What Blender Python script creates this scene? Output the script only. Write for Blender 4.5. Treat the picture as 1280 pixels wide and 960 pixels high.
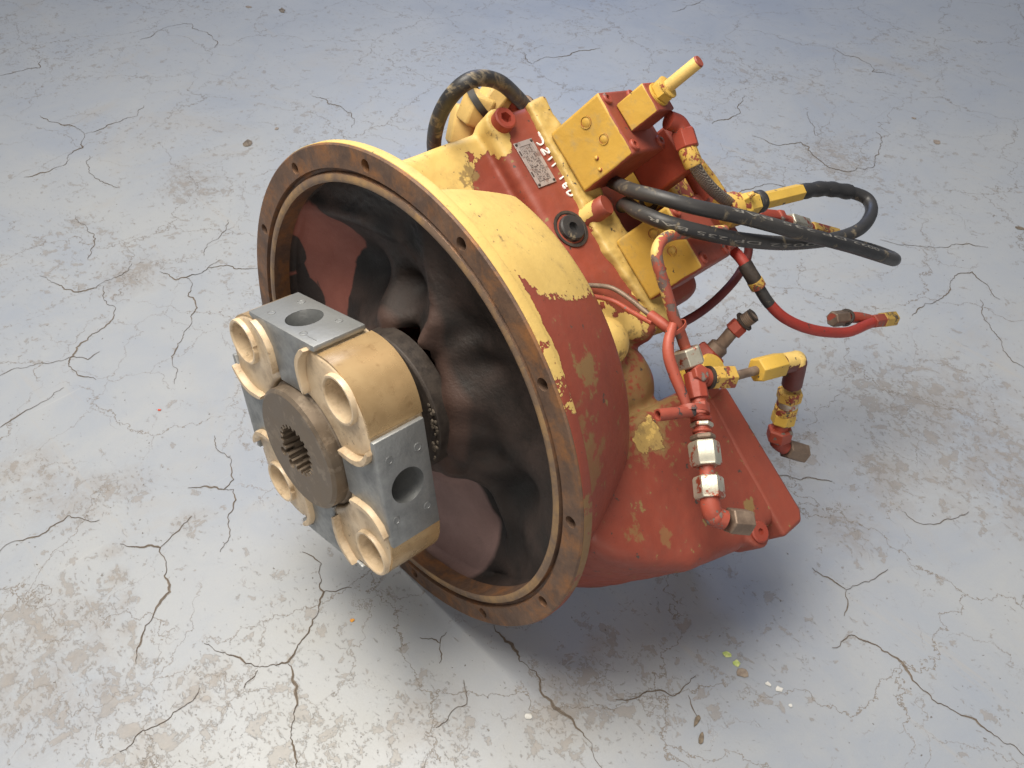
import bpy, bmesh, math, random
from mathutils import Vector, Matrix, noise as mnoise
random.seed(7)
for o in list(bpy.data.objects): bpy.data.objects.remove(o)
scene = bpy.context.scene
col = scene.collection
pi = math.pi
ROT_W=[[0.99427, 0.0, 0.106899], [-0.012416, 0.993233, 0.115477], [-0.106175, -0.116143, 0.987541]]
ROOT_Z=0.27413
CAM_LOC=[0.55286, -0.33966, 0.9378]
CAM_ROT=[[0.680656, -0.518029, 0.518029], [0.732603, 0.481296, -0.481296], [0.0, 0.707107, 0.707107]]
LENS=29.9947
P={
 'hoseA':[(-0.0302,0.3136,0.1676),(0.0135,0.2797,0.1943),(0.0527,0.2506,0.2179),(0.0891,0.2475,0.2314),(0.1209,0.2664,0.2327),(0.1512,0.3146,0.2222),(0.1853,0.386,0.199),(0.2137,0.4641,0.1711),(0.2328,0.5231,0.1473),(0.2389,0.5713,0.1253),(0.2259,0.6018,0.1098),(0.1997,0.5896,0.1099),(0.1665,0.5486,0.1175),(0.1327,0.5013,0.1255)],
 'hoseB':[(0.0179,0.2947,0.1629),(0.0417,0.2662,0.1896),(0.072,0.2421,0.2067),(0.1096,0.2384,0.2173),(0.1379,0.2692,0.2114),(0.1586,0.3195,0.1971),(0.1763,0.3909,0.1777),(0.189,0.4789,0.1588),(0.1914,0.5474,0.1505),(0.1792,0.5972,0.1494),(0.161,0.6152,0.153),(0.1421,0.5981,0.1581),(0.1244,0.5589,0.1649),(0.1147,0.5158,0.1682)],
 'ferruleB':[(0.1147,0.5158,0.1682),(0.112,0.5008,0.1697),(0.1034,0.4436,0.1713)],
 'ringB':[(0.1034,0.4452,0.1713),(0.1014,0.4348,0.1713)],
 'hexB':[(0.1017,0.4344,0.1711),(0.0987,0.4138,0.1716)],
 'unionB':[(0.0994,0.4163,0.1712),(0.0934,0.3889,0.1724),(0.0878,0.3705,0.1687)],
 'nipple':[(0.0991,0.4033,0.1829),(0.1015,0.4108,0.1862),(0.1052,0.4156,0.1933)],
 'chainC':[(0.0937,0.4622,0.1364),(0.102,0.4941,0.1282),(0.1048,0.507,0.1242),(0.1121,0.5283,0.1177),(0.1221,0.5511,0.1097),(0.133,0.5766,0.0999),(0.1497,0.6171,0.0868)],
 'redhose':[(0.0941,0.4134,0.1189),(0.1265,0.4014,0.121),(0.1469,0.4003,0.1115),(0.1634,0.4067,0.0962),(0.1787,0.4146,0.0816),(0.1972,0.4283,0.0674),(0.2162,0.4538,0.0541),(0.2326,0.4875,0.0424),(0.2459,0.5288,0.0324),(0.2509,0.5709,0.0283),(0.2528,0.5878,0.0273)],
 'redend':[(0.2517,0.5848,0.0279),(0.2566,0.6046,0.025),(0.2633,0.6294,0.0212)],
 'redtee':[(0.2492,0.5931,0.0235),(0.2361,0.5728,0.0288),(0.228,0.5524,0.0323),(0.2205,0.5279,0.0355)],
 'darkpipe':[(0.0991,0.4675,0.1045),(0.1096,0.4603,0.0868),(0.1167,0.4391,0.0712),(0.12,0.4102,0.0577),(0.1225,0.3729,0.0505),(0.1209,0.3423,0.0457),(0.1143,0.3184,0.0379)],
 'sensor':[(0.1799,0.3065,0.052),(0.183,0.3201,0.0676),(0.1851,0.3282,0.0837),(0.1875,0.336,0.0938),(0.1915,0.3405,0.1031),(0.1942,0.3436,0.1096)],
 'rigid':[(0.128,0.3309,0.1859),(0.1252,0.2809,0.1991),(0.1218,0.2417,0.2091),(0.1241,0.2183,0.2124),(0.1318,0.2015,0.2102),(0.1409,0.1976,0.2004),(0.1561,0.1998,0.1801),(0.1727,0.2032,0.1566),(0.1831,0.2092,0.1391),(0.1899,0.2132,0.1271)],
 'main':[(0.186,0.2136,0.1305),(0.2037,0.2134,0.1133),(0.2163,0.208,0.1061),(0.2328,0.1987,0.0965),(0.2451,0.1894,0.0894),(0.2544,0.1831,0.0841),(0.2632,0.1758,0.079),(0.2706,0.1712,0.0747),(0.2861,0.16,0.0658),(0.295,0.1539,0.0606),(0.3086,0.1432,0.0528),(0.3165,0.1386,0.047),(0.3224,0.1392,0.0414)],
 'mainend':[(0.3229,0.1387,0.0411),(0.331,0.1464,0.0387),(0.3463,0.1691,0.0333)],
 'branch':[(0.2163,0.208,0.1061),(0.2244,0.2245,0.1014),(0.236,0.2521,0.097),(0.2442,0.2862,0.0946),(0.2531,0.3228,0.0918),(0.2585,0.344,0.0886)],
 'down':[(0.2607,0.3449,0.0874),(0.2656,0.3528,0.0545),(0.2702,0.3534,0.0345),(0.275,0.3542,0.0086),(0.2797,0.3504,-0.0056),(0.2843,0.3505,-0.0256)],
 'downend':[(0.2867,0.3496,-0.027),(0.294,0.3589,-0.0335),(0.3103,0.3825,-0.044)],
 'sleeve':[(0.1761,0.2022,0.1501),(0.1855,0.1868,0.1423),(0.1957,0.1788,0.1329),(0.2102,0.1757,0.1211),(0.2252,0.174,0.1101),(0.2399,0.1714,0.0994)],
 'stub':[(0.2441,0.1739,0.0993),(0.2392,0.1582,0.1021),(0.2293,0.1344,0.1044)],
 'thin1':[(0.0697,0.1806,0.1329),(0.0792,0.1955,0.1332),(0.0919,0.2069,0.134),(0.1139,0.2074,0.1363),(0.139,0.2033,0.1391),(0.1569,0.2013,0.1404)],
 'thin2':[(0.0783,0.1734,0.128),(0.0884,0.1876,0.1279),(0.104,0.2001,0.127),(0.1287,0.1992,0.1312),(0.1566,0.1962,0.1382)],
 'thinsleeve':[(0.1487,0.2018,0.1405),(0.1643,0.2008,0.1419),(0.1774,0.2027,0.1401)],
 'braid':[(0.065,0.33,0.235),(0.0743,0.3347,0.225),(0.0843,0.3458,0.2123),(0.0925,0.3633,0.1983),(0.094,0.3966,0.1767)],
 'braidferr':[(0.0524,0.3286,0.2469),(0.0691,0.3289,0.2326)],
 'braidnut':[(0.0386,0.3332,0.2583),(0.0544,0.3296,0.2457)],
 'braidelb':[(0.0263,0.3191,0.2677),(0.0329,0.3293,0.2639),(0.0402,0.333,0.2574)],
 'redtube2':[(0.0294,0.3644,0.2139),(0.0448,0.3746,0.1936),(0.0636,0.3851,0.1711)],
 'yeltube':[(0.0288,0.4066,0.1912),(0.0424,0.4245,0.1718),(0.0641,0.4337,0.1535)],
 'downtube':[(0.0237,0.3596,0.2173),(0.029,0.3674,0.2026)],
 'yelplug':[(0.2036,0.2663,0.073)],
 'cond':[(-0.1368,0.3561,0.079)],
 'platec':[(-0.0536,0.2113,0.2001)],
 'plug':[(0.0165,0.2095,0.1596)],
 'bolt1':[(-0.0999,0.1992,0.2309)],
 'stubcyl':[(0.0166,0.2323,0.159)],
 'bolt2':[(0.3487,0.2251,-0.0339)],
 'chip1':[(-0.0807,0.1558,0.1944)],
 'arch':[(-0.2157,0.2301,0.0964),(-0.1813,0.1836,0.1559),(-0.1501,0.1541,0.21),(-0.1253,0.1415,0.253),(-0.1096,0.1469,0.2801),(-0.1074,0.1678,0.284),(-0.1178,0.2082,0.266),(-0.1391,0.2594,0.2291),(-0.1564,0.2979,0.1991)],
 'archferr':[(-0.1536,0.2915,0.204),(-0.1753,0.3387,0.1664)],
 'lumps':[(-0.205,0.2379,0.1449),(-0.182,0.2313,0.1848),(-0.1657,0.231,0.2129),(-0.1658,0.2534,0.2128),(-0.1753,0.283,0.1964),(-0.1776,0.2485,0.1723)],
}
INNER=[(-0.307,0.003,0.04),(-0.296,-0.056,0.045),(-0.185,0.145,0.03),(-0.114,0.18,0.03),(-0.056,0.194,0.035),(-0.012,0.19,0.045),(-0.199,0.119,0.024),(-0.144,0.147,0.022),(-0.105,0.163,0.024),(-0.07,0.17,0.028),(-0.042,0.173,0.038),(-0.203,0.06,0.075),(-0.185,0.037,0.11),(-0.15,0.027,0.12),(-0.185,-0.002,0.1),(-0.118,0.015,0.085),(-0.199,0.02,0.085),(-0.227,0.092,0.028),(-0.233,0.045,0.024),(-0.225,-0.002,0.034),(-0.208,0.065,0.045),(-0.194,0.046,0.058),(-0.206,0.003,0.055),(-0.23,-0.056,0.06),(-0.183,-0.028,0.075),(-0.015,0.107,0.045),(0.014,0.101,0.03),(0.019,0.089,0.012),(-0.058,0.042,0.055),(-0.086,0.017,0.05),(-0.104,0.054,0.1),(-0.057,0.121,0.07),(-0.031,0.123,0.055),(-0.065,0.075,0.115),(-0.033,0.045,0.115),(0.025,0.074,0.04),(0.016,0.059,0.1),(0.058,0.078,0.06),(0.089,0.109,0.07),(0.051,0.043,0.05),(0.088,0.083,0.055),(0.13,0.1,0.05),(0.066,-0.019,0.07),(0.079,-0.056,0.115),(0.131,-0.08,0.11),(0.081,-0.063,0.035),(0.106,-0.098,0.055),(0.029,-0.225,0.03),(0.094,-0.223,0.055),(0.097,-0.284,0.035),(0.146,-0.243,0.04),(0.143,-0.194,0.07),(0.127,-0.167,0.115),(0.135,-0.24,0.11),(0.174,-0.149,0.08)]
CRACKS=[
 (2.2,[(-1.492,0.1),(-1.424,0.118),(-1.343,0.138),(-1.288,0.111),(-1.276,0.074),(-1.244,0.052),(-1.242,0.018),(-1.254,-0.027)]),
 (2.0,[(-1.343,0.138),(-1.339,0.173),(-1.343,0.221),(-1.341,0.262),(-1.378,0.295)]),
 (1.6,[(-1.245,0.108),(-1.161,0.081),(-1.113,0.089),(-1.082,0.1)]),
 (1.6,[(-1.758,0.107),(-1.754,0.144),(-1.736,0.196),(-1.778,0.217)]),
 (1.6,[(-1.722,0.451),(-1.743,0.518),(-1.723,0.6),(-1.617,0.601),(-1.546,0.569)]),
 (1.8,[(-1.154,0.605),(-1.095,0.61),(-1.048,0.622),(-0.965,0.586)]),
 (2.0,[(-0.905,-0.132),(-0.863,-0.12),(-0.817,-0.104),(-0.804,-0.073),(-0.808,-0.027),(-0.827,0.004)]),
 (2.0,[(-0.799,-0.061),(-0.729,-0.072),(-0.703,-0.09),(-0.682,-0.141),(-0.676,-0.163),(-0.635,-0.188),(-0.609,-0.186),(-0.583,-0.171)]),
 (2.0,[(-0.771,0.03),(-0.73,0.04),(-0.724,0.057),(-0.723,0.099),(-0.729,0.127)]),
 (2.0,[(-0.724,0.057),(-0.674,0.034),(-0.634,0.03),(-0.612,0.008),(-0.573,-0.038),(-0.523,-0.067),(-0.491,-0.086)]),
 (1.6,[(-1.046,-0.007),(-0.978,-0.012),(-0.923,-0.028),(-0.893,-0.049)]),
 (1.6,[(-0.76,0.111),(-0.789,0.135),(-0.803,0.176),(-0.833,0.202)]),
 (1.6,[(-0.724,0.057),(-0.723,0.099),(-0.697,0.133),(-0.66,0.163)]),
 (2.0,[(-0.432,1.186),(-0.425,1.22),(-0.418,1.255),(-0.464,1.348)]),
 (2.0,[(-0.339,1.207),(-0.273,1.217),(-0.252,1.261),(-0.208,1.239),(-0.167,1.221),(-0.115,1.23),(-0.09,1.28),(-0.13,1.381),(-0.164,1.422)]),
 (1.6,[(-0.317,1.391),(-0.28,1.35),(-0.244,1.31)]),
 (2.0,[(0.205,1.047),(0.217,0.994),(0.205,0.934),(0.207,0.904)]),
 (2.0,[(0.205,1.047),(0.218,1.095),(0.257,1.076),(0.288,1.055)]),
 (1.6,[(0.055,1.062),(0.116,1.098),(0.154,1.146),(0.204,1.186)]),
 (1.6,[(0.265,1.029),(0.294,0.983),(0.336,0.954),(0.392,0.917)]),
 (2.0,[(-0.989,1.134),(-0.925,1.101),(-0.931,1.149),(-0.899,1.231),(-0.873,1.293)]),
 (2.0,[(-0.223,0.94),(-0.22,1.015),(-0.201,1.07),(-0.165,1.087),(-0.123,1.068)]),
 (1.6,[(-0.896,1.609),(-0.887,1.702),(-0.889,1.741)]),
 (1.6,[(-0.468,1.729),(-0.326,1.681),(-0.275,1.704)]),
 (2.0,[(-0.582,-0.318),(-0.59,-0.28),(-0.591,-0.244),(-0.6,-0.215)]),
 (2.6,[(-0.266,-0.279),(-0.239,-0.253),(-0.225,-0.243),(-0.203,-0.247),(-0.182,-0.259),(-0.156,-0.265),(-0.149,-0.282),(-0.135,-0.299),(-0.112,-0.329),(-0.094,-0.339)]),
 (2.0,[(-0.225,-0.243),(-0.232,-0.223),(-0.239,-0.202),(-0.243,-0.188)]),
 (2.0,[(-0.361,-0.399),(-0.355,-0.359),(-0.355,-0.327),(-0.357,-0.31),(-0.336,-0.297),(-0.321,-0.282)]),
 (2.2,[(-0.29,-0.169),(-0.278,-0.151),(-0.254,-0.134),(-0.26,-0.115),(-0.294,-0.099),(-0.33,-0.104),(-0.352,-0.094)]),
 (2.0,[(-0.254,-0.134),(-0.245,-0.124),(-0.213,-0.145),(-0.179,-0.167),(-0.166,-0.189)]),
 (2.6,[(-0.063,-0.268),(-0.041,-0.26),(-0.018,-0.246),(0.003,-0.239),(0.019,-0.22),(0.025,-0.208),(0.012,-0.18),(-0.002,-0.156),(-0.019,-0.134),(-0.025,-0.124),(-0.048,-0.114),(-0.061,-0.103),(-0.093,-0.111)]),
 (2.4,[(0.01,-0.239),(0.014,-0.252),(0.018,-0.262)]),
 (2.6,[(0.027,-0.209),(0.047,-0.216),(0.066,-0.223),(0.089,-0.24),(0.11,-0.256),(0.135,-0.267)]),
 (1.8,[(-0.025,-0.124),(-0.015,-0.113),(-0.006,-0.095)]),
 (1.8,[(0.106,-0.075),(0.116,-0.065),(0.128,-0.062),(0.122,-0.047)]),
 (1.8,[(0.128,-0.062),(0.14,-0.069),(0.147,-0.079)]),
 (2.6,[(0.154,0.001),(0.187,0.0),(0.232,-0.003),(0.259,-0.017),(0.284,-0.016),(0.309,-0.016),(0.333,-0.016),(0.358,-0.027)]),
 (2.0,[(0.182,-0.071),(0.206,-0.087),(0.205,-0.114),(0.203,-0.13)]),
 (2.0,[(0.371,0.353),(0.392,0.356),(0.418,0.357),(0.43,0.341),(0.436,0.323)]),
 (2.0,[(0.418,0.357),(0.425,0.377),(0.434,0.4),(0.438,0.422)]),
 (2.0,[(0.449,0.275),(0.453,0.295),(0.459,0.309),(0.479,0.315),(0.503,0.318),(0.526,0.314),(0.545,0.306),(0.561,0.303),(0.587,0.309),(0.606,0.317),(0.635,0.315),(0.66,0.317)]),
 (2.0,[(0.317,0.04),(0.333,0.064),(0.358,0.09),(0.361,0.115),(0.361,0.129)]),
 (1.8,[(0.37,0.104),(0.387,0.094),(0.396,0.09)]),
 (1.6,[(-0.01,-0.398),(-0.009,-0.352),(-0.009,-0.318),(-0.017,-0.299)]),
 (1.6,[(-0.694,-0.278),(-0.67,-0.212),(-0.636,-0.161),(-0.641,-0.139)]),
 (1.6,[(0.406,0.52),(0.43,0.518),(0.449,0.547),(0.465,0.584)]),
 (1.6,[(0.225,0.407),(0.246,0.435),(0.279,0.464),(0.311,0.495)]),
]
STAINS=[(-0.485,-0.337,0.05),(-0.42,-0.312,0.04),(-0.363,-0.291,0.035),(-0.367,-0.255,0.03),(-0.35,-0.229,0.03),(-0.231,-0.194,0.022),(-0.262,-0.292,0.012),(-0.222,-0.303,0.012),(-0.186,-0.313,0.012),(-0.145,-0.325,0.012),(-0.095,-0.341,0.016),(-0.056,-0.355,0.016),(-0.208,-0.416,0.06),(-0.116,-0.406,0.06),(-0.151,-0.457,0.05),(-0.186,-0.347,0.03),(-0.0,-0.375,0.03),(-1.055,0.219,0.022),(-0.794,-0.012,0.05),(-0.997,0.214,0.05),(-0.188,1.27,0.05),(-0.126,1.232,0.03),(0.255,0.081,0.015),(0.262,0.066,0.012),(0.364,0.735,0.1),(0.455,0.675,0.1),(0.362,0.554,0.05),(0.368,0.442,0.04),(0.278,-0.01,0.04),(0.193,-0.127,0.04),(-0.017,-0.299,0.03),(0.229,0.498,0.05)]
INNER_PLUG=[-0.2045, 0.052, 0.0022]
WEBS=[(0.013,[(-0.2234,0.11,0.026),(-0.1611,0.1376,0.024),(-0.1072,0.1598,0.026),(-0.0687,0.168,0.032),(-0.0309,0.1755,0.045)]),(0.014,[(-0.0171,0.1955,0.03),(-0.0017,0.1647,0.028),(0.0167,0.1404,0.022),(0.0266,0.1237,0.012),(0.0224,0.0994,0.003)]),(0.007,[(0.072,-0.0682,0.026),(0.0967,-0.0499,0.028),(0.1206,-0.0617,0.036),(0.1416,-0.0979,0.042),(0.1715,-0.1605,0.045)]),(0.018,[(0.0278,0.0831,0.026),(0.063,0.1083,0.04),(0.0997,0.1355,0.044),(0.1444,0.1664,0.034)])]
BASE=[(-0.286,0.021,0.028),(-0.2707,-0.0319,0.03),(-0.1851,0.1447,0.03),(-0.114,0.1795,0.03),(-0.056,0.1956,0.035),(-0.01,0.1935,0.043),(-0.2337,0.0812,0.032),(-0.2358,0.0422,0.026),(-0.2286,-0.0054,0.036),(-0.2047,0.0674,0.043),(-0.1811,0.0575,0.049),(-0.1967,0.0113,0.049),(-0.2182,-0.0434,0.052),(-0.1875,0.0626,0.06999999999999999),(-0.1493,0.0656,0.082),(-0.1116,0.0654,0.088),(-0.1463,0.0373,0.06999999999999999),(-0.0854,0.0525,0.058),(-0.1779,0.0276,0.06999999999999999),(-0.1061,0.0782,0.094),(-0.1431,0.0137,0.046),(-0.0688,0.0473,0.035),(-0.1042,0.0304,0.04),(-0.0373,0.1052,0.088),(-0.0116,0.0833,0.091),(0.0248,0.0836,0.088),(-0.0181,0.0655,0.082),(0.0757,0.115,0.06999999999999999),(0.0397,0.0594,0.046),(0.0698,0.0827,0.049),(0.1123,0.1069,0.049),(0.1333,0.0916,0.049),(0.0557,0.0233,0.049),(0.0984,0.0331,0.055),(0.0832,-0.0349,0.058),(0.1087,-0.0024,0.07600000000000001),(0.154,-0.0312,0.07600000000000001),(0.0753,-0.0983,0.07600000000000001),(0.1164,-0.0771,0.085),(0.1418,-0.1256,0.085),(0.1612,-0.177,0.07600000000000001),(0.1817,-0.127,0.067),(0.0516,-0.1356,0.052),(0.0263,-0.2049,0.043),(0.0312,-0.2604,0.032),(0.0706,-0.2282,0.049),(0.1101,-0.2061,0.058),(0.0968,-0.2839,0.035),(0.1457,-0.2426,0.04)]
DARK=[(-0.1497,0.082,0.0711,0.0378),(-0.1041,0.088,0.0648,0.0378),(-0.1002,0.07,0.04,0.027),(-0.0381,0.088,0.11,0.0297),(-0.0028,0.088,0.0911,0.0378),(0.0519,0.076,0.11,0.027),(0.1087,0.076,-0.0024,0.027),(0.1398,0.082,-0.0505,0.0378),(0.1439,0.082,-0.1208,0.0351),(0.1149,0.076,-0.0867,0.0243),(-0.1791,0.026,0.1302,0.0162),(-0.1209,0.026,0.1534,0.0162),(-0.0725,0.03,0.1663,0.0162),(-0.0291,0.035,0.1823,0.0162)]
LITTER=[('paint_chip', (0.032, -0.121), 0.0028, 1.2, 0.5, 'o', 'tiny orange chip lying on the pale floor below the coupling', 'paint chip'),
('paint_chip', (-0.455, -0.129), 0.0024, 1.1, 0.5, 'r', 'tiny red chip on the floor left of the coupling', 'paint chip'),
('dry_leaf', (0.395, 0.088), 0.0085, 0.4, 0.2, 'd', 'dark dry leaf scrap at the bottom of a crack, upper piece', 'leaf'),
('dry_leaf', (0.41, 0.077), 0.008, 0.45, 0.5, 'd', 'dark dry leaf scrap at the bottom of a crack, lower piece with pale tip', 'leaf'),
('foil_scrap', (0.396, 0.171), 0.0065, 1.1, 0.9, 'b', 'small grey brown scrap next to the green film', 'scrap'),
('film_scrap', (0.369, 0.177), 0.0045, 1.3, 0.2, 'g', 'yellow green bit of film on the floor', 'scrap'),
('film_scrap', (0.384, 0.176), 0.0055, 1.0, 0.8, 'g', 'pale green smear of film touching the grey scrap', 'scrap'),
('paint_flake', (0.436, 0.186), 0.004, 1.3, 0.4, 'w', 'white flake right of the grey scrap', 'paint flake'),
('paint_flake', (0.424, 0.182), 0.003, 1.4, 0.1, 'w', 'small pale flake beside the white flake', 'paint flake'),
('paint_flake', (0.264, -0.046), 0.0045, 1.0, 0.4, 'w', 'white crumb by the crack in the lower left of the pump', 'paint flake'),
('paint_flake', (0.456, 0.179), 0.0025, 1.0, 0.4, 'w', 'tiny pale flake lowest of those right of the grey scrap', 'paint flake'),
('dirt_scrap', (-1.064, 0.382), 0.011, 1.7, -0.7, 'd', 'flat dark oval scrap on the blue floor upper left', 'scrap'),
('dirt_scrap', (-1.076, 0.461), 0.005, 1.4, -0.7, 'b', 'small brown scrap right of the dark oval one', 'scrap'),
('dirt_scrap', (-0.05, 1.478), 0.01, 1.0, 0.7, 'b', 'round brown smear of dirt at the upper right', 'scrap'),
('dirt_scrap', (-1.637, 0.828), 0.009, 2.0, -0.3, 'd', 'dark sliver at the top edge of the floor', 'scrap'),
('dirt_scrap', (-1.72, 0.772), 0.0075, 1.6, 0.3, 'b', 'thin dark sliver near the top left corner', 'scrap'),
('dirt_scrap', (0.217, 1.29), 0.006, 1.6, 0.3, 'd', 'dark curl at the right edge of the floor', 'scrap'),
('dirt_scrap', (-0.138, 1.54), 0.004, 1.6, 0.3, 'b', 'small brown speck left of the round smear', 'scrap')]
HANG = 75.0; HOLE0 = (1,0,0)
DR0 = math.radians(91.5); DR1 = math.radians(256)
NICKS = [(-.0261,-.0260), (-.0109,-.0316)]
# ---------------------------------------------------------------- camera
cam_d = bpy.data.cameras.new('camera'); cam = bpy.data.objects.new('camera', cam_d); col.objects.link(cam)
cam_d.lens = LENS; cam_d.sensor_width = 36; cam_d.clip_start = .02; cam_d.clip_end = 100
m = Matrix(CAM_ROT).to_4x4(); m.translation = Vector(CAM_LOC); cam.matrix_world = m
scene.camera = cam
scene.render.resolution_x = 1024; scene.render.resolution_y = 768
cam_d.dof.use_dof = False
# ---------------------------------------------------------------- light
w = bpy.data.worlds.new('World'); scene.world = w; w.use_nodes = True
bg = w.node_tree.nodes['Background']; bg.inputs[0].default_value = (.90, .94, 1, 1); bg.inputs[1].default_value = .23
def area(name, loc, target, sx, sy, power, colr):
    d = bpy.data.lights.new(name, 'AREA'); d.shape = 'RECTANGLE'; d.size = sx; d.size_y = sy; d.energy = power; d.color = colr
    o = bpy.data.objects.new(name, d); col.objects.link(o); o.location = loc
    o.rotation_euler = (Vector(target)-Vector(loc)).to_track_quat('-Z', 'Y').to_euler(); return o
area('skylight_lamp', (-.38, -.22, 2.25), (.15, .2, 0), 1.3, 1.3, 84, (1, .93, .82))
area('doorway_lamp', (2.3, -1.0, 1.7), (.4, .2, .1), 1.6, 1.2, 22, (1, .90, .78))
area('window_lamp', (-2.6, 2.6, 2.4), (-.6, 1.4, 0), 2.0, 1.4, 44, (.42, .58, 1))
scene.view_settings.view_transform = 'Standard'; scene.view_settings.look = 'None'
scene.view_settings.exposure = .06; scene.view_settings.gamma = 1
# ---------------------------------------------------------------- materials
class NT:
    def __init__(s, name):
        s.m = bpy.data.materials.new(name); s.m.use_nodes = True; s.t = s.m.node_tree; s.b = s.t.nodes['Principled BSDF']
        s.obj = s.n('ShaderNodeTexCoord').outputs['Object']
    def n(s, t, **k):
        x = s.t.nodes.new(t)
        for a, v in k.items(): setattr(x, a, v)
        return x
    def put(s, sock, v):
        if v is None: return
        if hasattr(v, 'node'): s.t.links.new(v, sock)
        elif isinstance(v, (tuple, list)) and len(v) == 3 and sock.type == 'RGBA': sock.default_value = (*v, 1)
        else: sock.default_value = v
    def math(s, op, a, b=None, c=None, clamp=False):
        x = s.n('ShaderNodeMath', operation=op, use_clamp=clamp); s.put(x.inputs[0], a); s.put(x.inputs[1], b); s.put(x.inputs[2], c); return x.outputs[0]
    def noise(s, scale, detail=5, rough=.6, dist=0, vec=None, off=None):
        v = vec or s.obj
        if off: 
            a = s.n('ShaderNodeVectorMath', operation='ADD'); s.put(a.inputs[0], v); a.inputs[1].default_value = off; v = a.outputs[0]
        x = s.n('ShaderNodeTexNoise'); s.put(x.inputs['Vector'], v); x.inputs['Scale'].default_value = scale
        x.inputs['Detail'].default_value = detail; x.inputs['Roughness'].default_value = rough; x.inputs['Distortion'].default_value = dist; return x.outputs['Fac']
    def ramp(s, v, lo, hi, a=0., b=1.):
        x = s.n('ShaderNodeMapRange'); x.inputs[1].default_value = lo; x.inputs[2].default_value = hi; x.inputs[3].default_value = a; x.inputs[4].default_value = b; s.put(x.inputs[0], v); return x.outputs[0]
    def mix(s, f, a, b, blend='MIX'):
        x = s.n('ShaderNodeMix', data_type='RGBA', blend_type=blend); s.put(x.inputs['Factor'], f); s.put(x.inputs[6], a); s.put(x.inputs[7], b); return x.outputs[2]
    def scalev(s, sc, rot=(0,0,0)):
        x = s.n('ShaderNodeMapping'); s.put(x.inputs[0], s.obj); x.inputs['Rotation'].default_value = rot; x.inputs['Scale'].default_value = sc; return x.outputs[0]
    def blob(s, c, r, vec=None):
        x = s.n('ShaderNodeVectorMath', operation='DISTANCE'); s.put(x.inputs[0], vec or s.obj); x.inputs[1].default_value = c
        return s.ramp(x.outputs['Value'], .25*r, 1.75*r, 1, 0)
    def slab(s, d, lo, soft=.02):
        x = s.n('ShaderNodeVectorMath', operation='DOT_PRODUCT'); s.put(x.inputs[0], s.obj); x.inputs[1].default_value = d
        return s.ramp(x.outputs['Value'], lo-soft, lo+soft, 0, 1)
    def fin(s, color, rough, bump=None, dist=.001, metal=0, strength=1., coat=0, spec=.5):
        s.put(s.b.inputs['Base Color'], color); s.put(s.b.inputs['Roughness'], rough); s.put(s.b.inputs['Metallic'], metal)
        s.b.inputs['Specular IOR Level'].default_value = spec
        if coat: s.b.inputs['Coat Weight'].default_value = coat; s.b.inputs['Coat Roughness'].default_value = .25
        if bump is not None:
            x = s.n('ShaderNodeBump'); x.inputs['Strength'].default_value = strength; x.inputs['Distance'].default_value = dist; s.put(x.inputs['Height'], bump); s.t.links.new(x.outputs[0], s.b.inputs['Normal'])
        return s.m
YEL = (.66, .46, .145); RED = (.285, .060, .034)
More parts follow.
